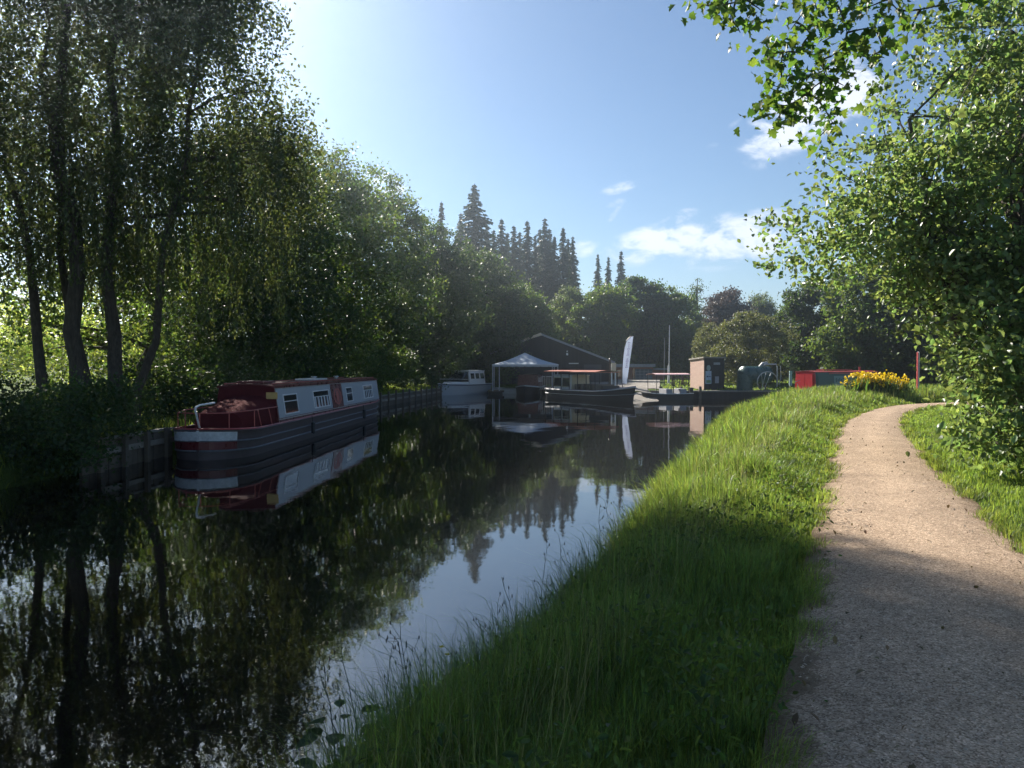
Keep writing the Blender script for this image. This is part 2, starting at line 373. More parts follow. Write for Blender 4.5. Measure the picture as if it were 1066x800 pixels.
p = N(nt, 'ShaderNodeBsdfPrincipled', i_Roughness=.95); p.inputs['Specular IOR Level'].default_value = .15; L(mxp.outputs[2], p.inputs['Base Color'])
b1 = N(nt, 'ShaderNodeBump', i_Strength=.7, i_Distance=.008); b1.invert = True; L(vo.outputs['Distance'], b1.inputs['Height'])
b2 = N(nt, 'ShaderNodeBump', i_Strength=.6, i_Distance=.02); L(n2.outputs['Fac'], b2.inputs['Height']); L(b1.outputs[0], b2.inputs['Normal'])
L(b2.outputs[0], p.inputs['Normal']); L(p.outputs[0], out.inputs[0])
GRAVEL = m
rows = []
tt = np.linspace(0, len(PL)-1, 300)
for t in tt:
    i = int(min(t, len(PL)-2)); fr = t-i
    def cr_(A):
        p0, p1, p2, p3 = A[max(i-1, 0)], A[i], A[i+1], A[min(i+2, len(A)-1)]
        return .5*((2*p1)+(-p0+p2)*fr+(2*p0-5*p1+4*p2-p3)*fr**2+(-p0+3*p1-3*p2+p3)*fr**3)
    a, b = cr_(PL), cr_(PR)
    a = a+np.array([1, 0])*(.02*math.sin(a[1]*1.9)+.012*math.sin(a[1]*5.4)-.03); b = b+np.array([1, 0])*(.03*math.sin(b[1]*1.4+1)+.015*math.sin(b[1]*4.1)+.02)
    row = []
    for k in range(9):
        q = a+(b-a)*k/8; row.append((q[0], q[1], .765-.045*abs(k/4-1)**3*1.2))
    rows.append(row)
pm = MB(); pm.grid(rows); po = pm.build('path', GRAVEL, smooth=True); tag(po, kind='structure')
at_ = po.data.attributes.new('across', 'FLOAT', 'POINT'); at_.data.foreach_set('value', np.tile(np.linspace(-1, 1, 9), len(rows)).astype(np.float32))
# loose pebbles, one object nobody could count
def path_points(n, dmax=16):
    out = []
    while len(out) < n:
        D = 2.0+(dmax-2.0)*random.random()**1.8
        l = np.interp(D, PL[:, 1], PL[:, 0]); r = np.interp(D, PR[:, 1], PR[:, 0])
        u = random.random(); u = u if random.random() < .4 else (u**3 if random.random() < .5 else 1-u**3)
        out.append((l+.06+(r-l-.12)*u, D))
    return out
bv = np.array([(1, 0, 0), (-1, 0, 0), (0, 1, 0), (0, -1, 0), (0, 0, 1), (0, 0, -1)], float); bf = np.array([(0, 2, 4), (2, 1, 4), (1, 3, 4), (3, 0, 4), (2, 0, 5), (1, 2, 5), (3, 1, 5), (0, 3, 5)])
pts = path_points(5000); Vs, Fs = [], []
for k, (x, y) in enumerate(pts):
    s = random.choice([.003, .004, .005, .008])*(1+.05*y); a = random.random()*6.3
    rot = np.array([[math.cos(a), -math.sin(a), 0], [math.sin(a), math.cos(a), 0], [0, 0, 1]])
    vv = (bv*(s, s*random.uniform(.6, 1), s*.55)*rng.uniform(.7, 1.2, (6, 1)))@rot.T+(x, y, .762 if True else 0)
    l = np.interp(y, PL[:, 1], PL[:, 0]); r = np.interp(y, PR[:, 1], PR[:, 0]); kk = abs(((x-l)/(r-l))*2-1)
    vv[:, 2] += -.054*min(kk, 1.05)**3+.003
    Vs.append(vv); Fs.append(bf+6*k)
tag(link('gravel', np_mesh('gravel', np.vstack(Vs), [np.vstack(Fs)], plain('pebble', (.5, .4, .3), .9, noise=.5, nscale=3))), 'loose tan pebbles scattered over the gravel path', 'gravel', kind='stuff')

# ------------------------------------------------------------------ foliage helpers
def unit(a): return a/np.maximum(np.linalg.norm(a, axis=1, keepdims=True), 1e-9)
def leaves(C, size, up_bias=.3, aspect=.62, six=False, axis=None, jitter=.9):
    """leaf-shaped faces at C: rhombus of 4 points, or a folded leaf of 6"""
    n = len(C)
    size = np.broadcast_to(np.asarray(size, float), (n,))*rng.uniform(.65, 1.25, n)
    u = rng.normal(size=(n, 3)); u[:, 2] -= .35
    if axis is not None: u = axis+u*jitter*.5
    u = unit(u)
    nn = rng.normal(size=(n, 3)); nn[:, 2] += up_bias*3; nn = unit(nn-u*(nn*u).sum(1, keepdims=True))
    w_ = np.cross(u, nn); s = size[:, None]
    if not six:
        V = np.stack([C-u*s*.5, C+w_*s*aspect*.5+nn*s*.08, C+u*s*.5, C-w_*s*aspect*.5+nn*s*.08], 1).reshape(-1, 3)
        return V, [np.arange(n*4).reshape(n, 4)]
    V = np.stack([C-u*s*.5, C+u*s*.5-nn*s*.1, C+w_*s*aspect*.42-u*s*.18+nn*s*.1, C+w_*s*aspect*.4+u*s*.18+nn*s*.07, C-w_*s*aspect*.42-u*s*.18+nn*s*.1, C-w_*s*aspect*.4+u*s*.18+nn*s*.07], 1).reshape(-1, 3)
    i = np.arange(n)[:, None]*6
    return V, [np.vstack([i+np.array([[0, 2, 3, 1]]), i+np.array([[0, 1, 5, 4]])])]
def blob_points(blobs, n, shell=.55):
    """points in a union of ellipsoids, denser toward the shells"""
    wts = np.array([b[3]*b[4]*b[5] for b in blobs])**.72; wts /= wts.sum()
    k = rng.choice(len(blobs), n, p=wts); B = np.array(blobs, float)[k]
    d = unit(rng.normal(size=(n, 3))); r = (shell+(1-shell)*rng.random(n))[:, None]
    return B[:, :3]+d*r*B[:, 3:6]
def clumped(blobs, ncl, per, rc=(.35, .9), shell=.5, flat=.6):
    cc = blob_points(blobs, ncl, shell); r = rng.uniform(rc[0], rc[1], ncl)
    k = np.repeat(np.arange(ncl), rng.poisson(per, ncl))
    d = rng.normal(size=(len(k), 3))*.55; d[:, 2] *= flat
    return cc, cc[k]+d*r[k][:, None]
def limb(mb, p0, p1, r0, r1, n=5, sag=.12, seg=6, wob=.06):
    p0, p1 = Vector(p0), Vector(p1); Ln = (p1-p0).length
    pts, rr = [], []
    off = Vector((random.uniform(-1, 1), random.uniform(-1, 1), random.uniform(-.3, .3)))*wob*Ln
    for i in range(seg+1):
        t = i/seg; p = p0.lerp(p1, t)+Vector((0, 0, 1))*sag*Ln*4*t*(1-t)*.5+off*math.sin(math.pi*t)+Vector((random.uniform(-1, 1), random.uniform(-1, 1), random.uniform(-1, 1)))*.012*Ln*(0 < i < seg)
        pts.append(p); rr.append(r0+(r1-r0)*t**.8)
    mb.tube(pts, rr, n); return pts
def make_tree(name, label, cat, base, trunks, blobs, ncl, per, leaf, mat, bark, nl=26, rc=(.35, .9), shell=.5, six=False, group=None, up=.3, flat=.6, strands=None, extra=None, aspect=.62, twigs=40):
    """trunks: list of (x,y, top(x,y,z), radius); all in metres relative to the base"""
    bx, by = base
    bz = float(ground_z(np.array([bx]), np.array([by]))[0])-.05
    root = thing(name, label, cat, (bx, by, bz), 0, group)
    cc, C = clumped(blobs, ncl, per, rc, shell, flat)
    mb = MB(); tl = []
    for (x, y, top, r) in trunks:
        pts = limb(mb, (x, y, -.2), top, r*1.25, r*.3, n=9, sag=0, seg=10, wob=.055); tl.append(pts)
        mb.tube([(x, y, -.2), (x*.98, y*.98, .25), pts[1]], [r*1.75, r*1.3, r*1.1], 9, cap=False)
    allp = [(p, i/10) for pts in tl for i, p in enumerate(pts) if i >= 2]
    sel = cc[rng.choice(len(cc), min(nl, len(cc)), replace=False)]
    ends = []
    for c in sel:
        c = Vector(c); cand = [q for q in allp if q[0].z < c.z+.1] or allp[:2]
        q = min(cand, key=lambda q: (q[0]-c).length+random.random()*1.5)
        r0 = max(.02, .05*(c-q[0]).length**.6*(1.15-q[1])); ends.append((limb(mb, q[0], c, r0, .012, n=5, sag=.1), r0))
    for k in range(twigs if ends else 0):
        pts, r0 = random.choice(ends); c = Vector(cc[rng.integers(len(cc))]); p = min(pts[2:], key=lambda p: (p-c).length)
        if (p-c).length < 4: limb(mb, p, c, max(.012, r0*.35), .006, n=4, sag=.05, seg=4)
    mb.M = Matrix.Translation((bx, by, bz)); mb.build('trunk', bark, root, smooth=True)
    V, Fc = leaves(C, leaf, up, aspect, six)
    if strands is not None:
        SC, SA = [], []
        for (x, y, z, ln) in strands:
            n = int(ln/.045); t = np.linspace(0, 1, n); sway = rng.normal(size=2)*.12
            P = np.stack([x+sway[0]*t*ln*.5+rng.normal(size=n)*.05, y+sway[1]*t*ln*.5+rng.normal(size=n)*.05, z-t*ln], 1)
            SC.append(P); SA.append(np.tile([0, 0, -1.4], (n, 1)))
        V2, F2 = leaves(np.vstack(SC), leaf*1.0, .1, aspect*.8, six, axis=np.vstack(SA))
        Fc = Fc+[f+len(V) for f in F2]; V = np.vstack([V, V2])
    link('crown', np_mesh('crown', V, Fc, mat), root)
    return root

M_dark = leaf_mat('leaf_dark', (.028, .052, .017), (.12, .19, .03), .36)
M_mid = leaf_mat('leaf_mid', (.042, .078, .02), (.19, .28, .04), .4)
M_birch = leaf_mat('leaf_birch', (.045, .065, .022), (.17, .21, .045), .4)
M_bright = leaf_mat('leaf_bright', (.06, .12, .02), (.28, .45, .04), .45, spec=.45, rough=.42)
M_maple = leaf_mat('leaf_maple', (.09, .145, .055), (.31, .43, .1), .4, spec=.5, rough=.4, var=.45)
M_sunlit = leaf_mat('leaf_sunlit', (.12, .2, .03), (.55, .65, .12), .6)  # strong sunlight put into the leaf colour itself
M_olive = leaf_mat('leaf_olive', (.075, .085, .03), (.22, .24, .06), .35)
M_brown = leaf_mat('leaf_copper', (.06, .045, .04), (.13, .09, .07), .3)
M_conf = leaf_mat('needles', (.022, .042, .018), (.05, .09, .02), .2)
M_grey = leaf_mat('leaf_grey', (.07, .1, .045), (.2, .26, .07), .35)
BARK = bark_mat('bark', (.03, .022, .016), (.11, .09, .07)); BARK2 = bark_mat('bark_pale', (.05, .045, .04), (.3, .28, .25))

# ------------------------------------------------------------------ trees of the left bank
def ell(cx, cy, cz, r, rz=None, ry=None): return (cx, cy, cz, r, ry or r, rz or r)
# the big weeping birch whose crown hangs over the boat
bs = [ell(0, 1, 9, 3.6, 3.5), ell(2.6, 1, 9.5, 3.0, 3.4), ell(-3, 1, 9, 3.4, 3.6), ell(.5, 1, 13, 3.6, 3.2), ell(3.6, 3, 7.2, 2.6, 2.2), ell(-1, 2, 5.8, 2.6, 1.8), ell(2.6, 0, 12, 2.0, 2.4), ell(4.8, 2, 8.4, 1.4, 1.6), ell(3.4, 1.2, 12.4, 1.5, 1.8), ell(1.6, 1, 14, 2.6, 2.4), ell(-1.4, 1, 14.4, 2.8, 2.4), ell(2.6, 1.4, 13, 1.9, 1.6), ell(.4, 1.4, 15, 2.2, 1.6), ell(-4, 1, 13, 2.4, 2.4), ell(-.5, 1.5, 15.2, 3.0, 1.8), ell(2, 2, 14.2, 2.2, 1.6), ell(2.2, 1.4, 12.6, 2.0, 1.8), ell(-1, 2, 13.4, 3, 2)]  # high blobs, above the view, added to thicken the shadow on path and bank
st = []
for k in range(620):
    a = random.uniform(-1, 1); st.append((random.uniform(-3.5, 5.2), random.uniform(-1.5, 4), random.uniform(4.8, 9), random.uniform(1.0, 3.2)))
st = [(x, y, z, min(l_, z-(3.8 if x < 1 else 2.2))) for x, y, z, l_ in st]
for k in range(16): st.append((4.4+random.gauss(0, .16), 2.2+random.gauss(0, .25), random.uniform(5.4, 6.0), random.uniform(1.6, 2.6)))
make_tree('weeping_birch', 'tallest weeping birch with several dark trunks and drooping crown above the maroon boat', 'tree', (-11.6, 20.5),
          [(-.3, 0, (-1.0, .5, 14), .22), (.42, .15, (.95, .8, 14.5), .18), (-1.5, .4, (-3.8, .8, 12), .14), (.9, .5, (3.0, 1.2, 12.5), .11), (-.8, .9, (-2.2, 1.5, 13), .12)], bs, 2150, 70, .12, M_birch, BARK, nl=70, rc=(.22, .5), flat=2.1, strands=st, shell=.35, twigs=150)
bs = [ell(0, 0, 8, 2.8, 3), ell(-2, 0, 10, 3, 3.2), ell(1.5, 0, 11.5, 2.4, 2.6), ell(0, 1, 5, 2.3, 1.6)]
make_tree('birch_tree', 'birch with leaning trunks at the left edge above the bramble bush', 'tree', (-14.6, 17.8),
          [(0, 0, (-1, 0, 11), .2), (.8, .2, (2.0, .4, 11.5), .17), (-.6, .4, (-3.2, .6, 9), .14)], bs, 640, 64, .115, M_birch, BARK, nl=40, rc=(.22, .5), flat=2.0, shell=.35, twigs=90)
bank = [  # x, y, height, radius, material, label
    (-14.5, 27, 13.8, 4.6, M_mid, 'broad dark tree behind the weeping birch, trunk hidden by shrubs'),
    (-11.4, 33.5, 12.8, 3.6, M_dark, 'dark leafy tree behind the roof of the maroon boat'),
    (-10.6, 41, 14.2, 4.1, M_mid, 'round-headed tree rising left of the small cloud over the left bank'),
    (-9.6, 50, 15.3, 4.2, M_mid, 'leafy tree above the wooden piling, below the small cloud'),
    (-6.6, 60, 13.9, 4.2, M_dark, 'dark broadleaf tree above the white cabin cruiser'),
    (-2.6, 69, 12.7, 4.0, M_dark, 'dark tree overhanging the white marquee'),
    (.6, 73, 9.6, 3.4, M_mid, 'lower tree hiding the left slope of the boatyard shed'),
    (-27, 29, 11, 4.0, M_mid, 'tree far behind the leaning birch, beyond the left edge bush'),
    (-19, 42, 9.5, 4.2, M_dark, 'dark tree in the second row behind the left bank')]
for k, (x, y, h, r, mt, lb) in enumerate(bank):
    bs = [ell(0, 0, h*.62, r, h*.32), ell(r*.55, -r*.2, h*.45, r*.62, h*.2), ell(-r*.6, 0, h*.5, r*.65, h*.2), ell(random.uniform(-.6, .6), 0, h*.84, r*.55, h*.16),
          ell(r*.45, 0, h*.7, r*.55, h*.16), ell(r*.2, -r*.5, h*.28, r*.7, h*.14), ell(-r*.3, -r*.4, h*.25, r*.7, h*.14), ell(0, 0, h*.2, r*.8, h*.16)]
    make_tree('broadleaf_tree', lb, 'tree', (x, y), [(0, 0, (.3, 0, h*.8), .22), (.5, .2, (r*.5, 0, h*.6), .14)], bs, 300 if k == 0 else 640, 64, .14+.0013*y, mt, BARK, nl=26, rc=(.4, 1.0), group='broadleaf trees along the left bank')

def shrub(name, label, cat, x, y, bs, ncl, per, leaf, mat, group=None, rc=(.2, .5), six=False, stems=7, up=.3):
    bz = max(float(ground_z(np.array([x]), np.array([y]))[0]), .05)-.04
    root = thing(name, label, cat, (x, y, bz), 0, group)
    cc, C = clumped(bs, ncl, per, rc, .35, .7); C = C[C[:, 2] > -bz+.04]
    mb = MB(Matrix.Translation((x, y, bz)))
    for k in range(stems):
        c = cc[rng.integers(len(cc))]; limb(mb, (random.uniform(-.3, .3), random.uniform(-.3, .3), -.05), c, .035, .008, n=4, sag=.15)
    mb.build('stems', BARK, root, smooth=True)
    V, Fc = leaves(C, leaf, up, .62, six); link('foliage', np_mesh('foliage', V, Fc, mat), root)
    return root
shrub('bramble_bush', 'dark bramble bush hanging over the water at the left edge', 'bush', -10.6, 14.2, [ell(0, 0, .7, 1.6, 1.1), ell(1.7, .3, .55, 1.1, .75), ell(2.3, -.3, .1, .8, .4), ell(2.0, 1.6, .8, 1.0, .7), ell(-1.8, .4, 1.3, 1.6, 1.4), ell(-.3, -1.2, .1, 1.5, .75), ell(1.2, -.4, -.05, .9, .5)], 460, 70, .09, M_dark, rc=(.2, .55))
sh = [(-10.8, 18, 1.0, 1.3, 'low shrub on the bank left of the stern, under the birch trunks'), (-10.9, 22.5, 1.6, 2.0, 'shrub close behind the stern end of the maroon boat'),
      (-10.6, 26.5, 1.7, 2.6, 'shrub behind the first windows of the maroon boat'), (-10.6, 30.5, 1.8, 3.0, 'tall shrub behind the middle of the maroon boat'),
      (-10.2, 35.5, 1.8, 3.2, 'tall shrub behind the bow of the maroon boat'), (-10, 39.5, 1.9, 2.9, 'shrub behind the start of the wooden piling'),
      (-9.0, 45, 2.0, 3.2, 'shrub behind the middle of the wooden piling'), (-8.4, 50.5, 2.0, 3.4, 'shrub behind the far end of the wooden piling'),
      (-7.4, 56.5, 2.1, 3.6, 'shrub on the bank behind the white cabin cruiser'), (-5.9, 62.5, 2.2, 3.6, 'shrub between the cabin cruiser and the marquee'),
      (-1.6, 67.8, 2.1, 3.0, 'shrub at the head of the basin behind the marquee')]
for (x, y, r, h, lb) in sh:
    shrub('shrub', lb, 'bush', x, y, [ell(0, 0, h*.45, r, h*.5), ell(random.uniform(-.5, .5)*r, .6*r, h*.6, r*.8, h*.4), ell(.3*r, -.5*r, h*.3, r*.7, h*.3)], 110, 55, .1+.001*y, random.choice([M_dark, M_mid]), group='shrubs along the left bank', rc=(.3, .7))
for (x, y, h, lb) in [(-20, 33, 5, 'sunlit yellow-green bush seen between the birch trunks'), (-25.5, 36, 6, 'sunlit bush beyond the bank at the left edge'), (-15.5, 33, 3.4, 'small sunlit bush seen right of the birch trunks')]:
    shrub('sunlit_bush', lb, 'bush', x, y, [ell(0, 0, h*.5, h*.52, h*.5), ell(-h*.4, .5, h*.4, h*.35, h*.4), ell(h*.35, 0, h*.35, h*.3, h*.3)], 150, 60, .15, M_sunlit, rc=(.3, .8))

# ------------------------------------------------------------------ background trees (prototypes then copies)
def proto_tree(name, h, r, mat, ncl, per, leaf, kind='round'):
    root = thing(name, 'x', 'tree'); mb = MB()
    if kind == 'round':
        bs = [ell(0, 0, h*.6, r, h*.36), ell(r*.55, 0, h*.42, r*.6, h*.24), ell(-r*.6, .2, h*.45, r*.6, h*.26), ell(0, -.5*r, h*.3, r*.75, h*.2), ell(.2*r, 0, h*.86, r*.45, h*.14), ell(-.4*r, 0, h*.76, r*.45, h*.14), ell(0, 0, h*.17, r*.95, h*.15)]
        cc, C = clumped(bs, ncl, per, (.045*h, .1*h), .72)
        limb(mb, (0, 0, -.3), (.02*h, 0, h*.75), .022*h, .006*h, n=8, sag=0, seg=8)
        for c in cc[rng.choice(len(cc), 12)]: limb(mb, (0, 0, h*random.uniform(.2, .5)), c, .008*h, .002*h, n=4)
        V, Fc = leaves(C, leaf, .3)
    elif kind == 'thin':
        cc, C = clumped([ell(0, 0, h*.6, r, h*.36), ell(.1*r, 0, h*.85, r*.6, h*.15)], ncl, per, (.03*h, .07*h), .1)
        limb(mb, (0, 0, -.3), (.03*h, 0, h*.97), .014*h, .004*h, n=7, sag=0, seg=8)
        for c in cc[rng.choice(len(cc), 22)]: limb(mb, (0.01*h, 0, min(c[2], h*.85)*.8), c, .004*h, .002*h, n=4)
        V, Fc = leaves(C, leaf, .3)
    else:   # conifer: tiers of drooping boughs
        mb.tube([(0, 0, -.3), (0, 0, h*.5), (0, 0, h)], [.014*h, .009*h, .001*h], 8)
        Cs, A = [], []
        z = h*.12
        while z < h*.985:
            t = (z/h-.12)/.88; rr = r*(1-t)**.8*random.uniform(.75, 1.15)+.02*h*(1-t)+.08
            nb = random.randint(7, 10)
            z0_ = z
            for b in range(nb):
                z = z0_+random.uniform(-.5, .5)*(1-.8*t); a = random.uniform(0, 6.283); ln = rr*random.uniform(.5, 1.15); k = max(4, int(ln/.1))
                s = np.linspace(.08, 1, k); sw = .13*ln
                for q in range(3):
                    off = rng.normal(size=(k, 3))*np.array([.16, .16, .05])*(.3+ln*.28)
                    Cs.append(np.stack([np.cos(a)*s*ln, np.sin(a)*s*ln, z+.12*ln*s-.34*ln*s**2], 1)+off); A.append(np.tile([np.cos(a), np.sin(a), -.4], (k, 1))*1.2)
                if t < .8: mb.tube([(0, 0, z), (math.cos(a)*ln*.8, math.sin(a)*ln*.8, z-.12*ln)], [.025, .008], 3, cap=False)
            z = z0_+h*.011+.06
        V, Fc = leaves(np.vstack(Cs), leaf, .3, .45, axis=np.vstack(A))
    mb.build('trunk', BARK, root, smooth=True); link('crown', np_mesh('crown', V, Fc, mat), root)
    return root
used = set()
def place(proto, x, y, h, h0, label, group=None, rz=None, wid=1.0, name=None):
    o = proto if proto.name not in used else copy_tree(proto)
    used.add(proto.name)
    s = h/h0; z = float(ground_z(np.array([x]), np.array([y]))[0])-.05
    o.location = (x, y, z); o.scale = (s*wid, s*wid, s); o.rotation_euler = (0, 0, random.uniform(0, 6.28) if rz is None else rz)
    o['label'] = label
    if group: o['group'] = group
    return o
conA = proto_tree('spruce_tree', 24, 2.9, M_conf, 0, 0, .37, 'con'); conB = proto_tree('spruce_tree', 24, 3.2, M_conf, 0, 0, .37, 'con')
conC = proto_tree('spruce_tree', 24, 4.6, M_conf, 0, 0, .37, 'con')
cons = [(460, 210, 92, 0.8, 'A', 'small spruce top showing left of the biggest spruce'), (494, 192, 92, 1.25, 'C', 'tallest and widest spruce at the left end of the conifer row'),
        (514, 240, 108, 1.05, 'B', 'spruce just right of the tallest one, half hidden by it'), (522, 229, 112, 1.0, 'A', 'first slim spruce right of the tallest spruce'), (535, 236, 108, .95, 'B', 'second slim spruce of the row, slightly lower than its neighbours'),
        (549, 231, 110, 1.0, 'A', 'third slim spruce, in the middle of the conifer row'), (557, 246, 114, .8, 'B', 'low spruce wedged in the middle of the conifer row'), (567, 228, 110, .9, 'B', 'slim tall spruce in the right half of the conifer row'),
        (577, 247, 108, .95, 'A', 'lower spruce third from the right end of the row'), (586, 238, 110, 1.0, 'A', 'slim spruce second from the right end of the row'), (596, 247, 112, .75, 'B', 'spruce at the right end of the conifer row'),
        (541, 243, 120, 1.1, 'B', 'spruce in the second row between the second and third slim spruces'), (528, 244, 121, 1.1, 'A', 'shorter spruce in the second row behind the first slim spruce'), (562, 240, 122, 1.1, 'B', 'spruce in the second row left of the slim tall one'), (572, 240, 122, 1.0, 'A', 'spruce in the second row right of the slim tall one'), (507, 236, 118, 1.1, 'A', 'spruce in the second row directly right of the tallest'), (591, 250, 120, 1.0, 'B', 'short spruce in the second row at the right end'),
        (480, 222, 100, .9, 'B', 'spruce top close left of the tallest spruce'),
        (622, 266, 125, .8, 'A', 'leftmost of three small distant spruces above the round trees'), (633, 269, 127, .75, 'B', 'middle one of three small distant spruces, lowest of them'), (646, 263, 125, .9, 'A', 'rightmost and tallest of three small distant spruces')]
for (px, py, D, wd, kd, lb) in cons:
    h = az(py, D)-1.0
    place({'A': conA, 'B': conB, 'C': conC}[kd], ax(px, D), D, h, 24, lb, 'spruces on the skyline', wid=wd)
rA = proto_tree('round_tree', 12, 4.6, M_mid, 330, 120, .34); rB = proto_tree('round_tree', 12, 4.4, M_dark, 330, 120, .34)
rW = proto_tree('willow_tree', 12, 4.2, M_grey, 300, 120, .3); rO = proto_tree('sallow_tree', 8, 5.0, M_olive, 360, 110, .22)
rC = proto_tree('copper_tree', 12, 4.0, M_brown, 300, 110, .32); rT = proto_tree('slender_tree', 12, 1.8, M_dark, 60, 38, .22, 'thin')
grp = 'round trees beyond the boatyard'
for (pr, px, py, D, wd, lb, gp) in [
    (rW, 590, 302, 86, .72, 'pale grey-green willow behind the boatyard shed roof', None), (rA, 628, 297, 84, .95, 'rounded tree below the three small spruces', grp),
    (rB, 662, 291, 90, 1.0, 'large dark round tree behind the white feather banner', grp), (rA, 697, 300, 88, .85, 'round tree behind the flagpole', grp),
    (rT, 723, 291, 92, 1.0, 'slender ragged tree sticking up between the round trees and the copper one', None),
    (rC, 757, 305, 96, .95, 'purple-brown copper tree on the far side of the lawn', None), (rW, 792, 310, 98, .8, 'grey-green willow right of the copper tree', None),
    (rO, 782, 327, 60, .95, 'low spreading olive sallow behind the green tank', None), (rO, 742, 338, 66, .6, 'smaller olive sallow behind the brick hut', None),
    (rB, 845, 290, 66, .8, 'dark tree behind the red and green boat', grp), (rA, 905, 262, 60, .85, 'dark tree behind the yellow flower clump', grp), (rB, 968, 250, 56, .85, 'dark tree behind the red and white post', grp),
    (rB, 720, 335, 108, 1.2, 'dark tree at the back of the lawn left of the brick hut', grp), (rA, 1040, 240, 52, .9, 'dark tree behind the bushy maple', grp), (rB, 675, 330, 104, 1.3, 'dark tree at the back of the lawn behind the day boat', grp),
    (rA, 448, 262, 76, .8, 'tree filling the gap between left bank trees and the tallest spruce', grp), (rA, 500, 296, 84, .7, 'tree below the tallest spruce behind the marquee', grp),
    (rB, 880, 320, 84, 1.1, 'dark tree far behind the red and green boat', grp), (rB, 538, 335, 92, .8, 'low dark tree at the foot of the slim spruces', grp)]:
    h = az(py, D)-.7; place(pr, ax(px, D), D, h, 8 if pr is rO else 12, lb, gp, wid=wd)
# far wood all round the view, one mass
bl = []
for k in range(170):
    a = R(random.uniform(-62, 62)); d = random.uniform(150, 190); hh = random.uniform(7, 12)
    if -8 < math.degrees(a) < 26: hh = random.uniform(6, 9)
    bl.append((d*math.sin(a), d*math.cos(a), hh*.45, 6.5, 6.5, hh*.55))
C = blob_points(bl, 150000, .6); C = C[C[:, 2] > .2]
V, Fc = leaves(C, .95, .3); tag(link('far_wood', np_mesh('far_wood', V, Fc, M_dark)), 'distant wood closing the view behind the lawn and fields', 'wood', kind='stuff')

# ------------------------------------------------------------------ the big leafy tree on the right, the overhanging bough
bs = [ell(-1.5, -1.5, .8, .8, .9), ell(-1.0, -1.8, .55, .9, .6), ell(-1.0, -1.4, 1.8, 1.1, 1.1), ell(-1.1, -.6, 2.6, 1.2, .9), ell(-1.3, -.3, 3.3, 1.1, .7), ell(0, -2, .9, 1.1, 1.1), ell(.1, -.3, 1.2, 1.25, 1.5), ell(1.0, -.9, 1.0, 1.5, 1.2), ell(-.3, .4, 2.4, 1.5, 1.2), ell(2.0, -.6, 2.6, 2.0, 2.2), ell(.9, 1.2, 5.4, 3.0, 2.6, 2.6), ell(-1.5, .6, 4.6, 1.9, 1.2), ell(-2.3, 1.0, 3.6, 1.8, .8), ell(.7, .3, 6.9, 2.2, 1.6), ell(1.6, -.4, 3.2, 2.0, 1.8), ell(.6, -.6, 1.7, 1.15, 1.2), ell(1.9, -1.2, 1.2, 1.4, 1.2), ell(-.9, .6, 3.2, 1.3, 1.0), ell(3.2, 0, 5, 2.6, 3), ell(.2, -.9, .8, .6, .6)]
make_tree('maple_tree', 'big bushy broadleaf tree leaning over the right side of the path', 'tree', (8.1, 11.6),
          [(0, 0, (.5, .6, 7.6), .15), (.35, .2, (2.2, .3, 6.8), .12), (-.25, -.15, (-1.6, .6, 5.6), .1), (.2, -.3, (1.6, -1.0, 4.5), .08), (-.1, -.3, (-.2, -.7, 3.2), .06)],
          bs, 1500, 60, .1, M_maple, BARK, nl=110, rc=(.18, .5), shell=.25, six=True, twigs=420, up=.25, aspect=.72)
make_tree('ash_tree', 'second leafy tree behind the bushy maple at the right edge', 'tree', (15.5, 18), [(0, 0, (0, 0, 9.5), .2)],
          [ell(0, 0, 7, 3.6, 3.6), ell(-2, 0, 5, 2.4, 2), ell(1, -1, 3.4, 2.6, 2.2), ell(-.4, 0, 9.6, 2.4, 2)], 340, 60, .12, M_mid, BARK, nl=30, six=True, rc=(.3, .8))
# bough
lobes = [(0, -.5), (.16, -.42), (.5, -.3), (.32, -.1), (.52, .12), (.24, .14), (.2, .36), (0, .52), (-.2, .36), (-.24, .14), (-.52, .12), (-.32, -.1), (-.5, -.3), (-.16, -.42)]
root = thing('oak_tree', 'tree beside the camera whose lobed-leaf bough hangs into the top of the view', 'tree', (6.6, 1.6, .7))
mb = MB(Matrix.Translation((6.6, 1.6, .7)))
tr = limb(mb, (0, 0, -.2), (-.2, .1, 7.5), .3, .14, n=12, sag=0, seg=8)
o0 = Vector((6.6, 1.6, .7))
mains = []
for (px, py, D, q) in [(750, -60, 5.6, 3), (860, -110, 5.8, 4), (930, -80, 5.4, 4)]:
    e_ = at(px, py, D)-o0; mains.append(limb(mb, tr[q+1], e_, .085, .025, n=7, sag=.08, seg=10))
mp_ = [p for l in mains for p in l[3:]]
tips = [(722, 8, 5.5), (742, 12, 5.6), (757, 24, 5.5), (768, 38, 5.6), (775, 5, 5.4), (790, 16, 5.5), (835, 5, 5.6), (850, 22, 5.7), (868, 10, 5.5), (878, 38, 5.5), (892, 15, 5.6), (906, 32, 5.4), (930, 15, 5.5), (940, 40, 5.6), (920, 4, 5.5),
        (800, 60, 5.6), (812, 72, 5.7), (830, 58, 5.6), (845, 72, 5.7), (858, 84, 5.6), (815, 92, 5.8), (800, 104, 5.7), (792, 118, 5.7), (822, 110, 5.8), (838, 100, 5.7), (862, 62, 5.6), (882, 58, 5.6), (900, 64, 5.5), (915, 55, 5.5), (808, 124, 5.8), (825, 128, 5.8),
        (850, 108, 5.7), (875, 92, 5.6), (840, 40, 5.6), (820, 35, 5.6), (1000, 8, 5.2), (1012, 2, 5.2), (870, -20, 5.6), (890, -30, 5.5), (800, -20, 5.6), (760, -20, 5.6), (930, -20, 5.5), (850, 145, 5.9), (864, 130, 5.9)]
tp = [at(*t)-o0 for t in tips]
tp.sort(key=lambda p: -p.z)
net = list(mp_)
LC, LA = [], []
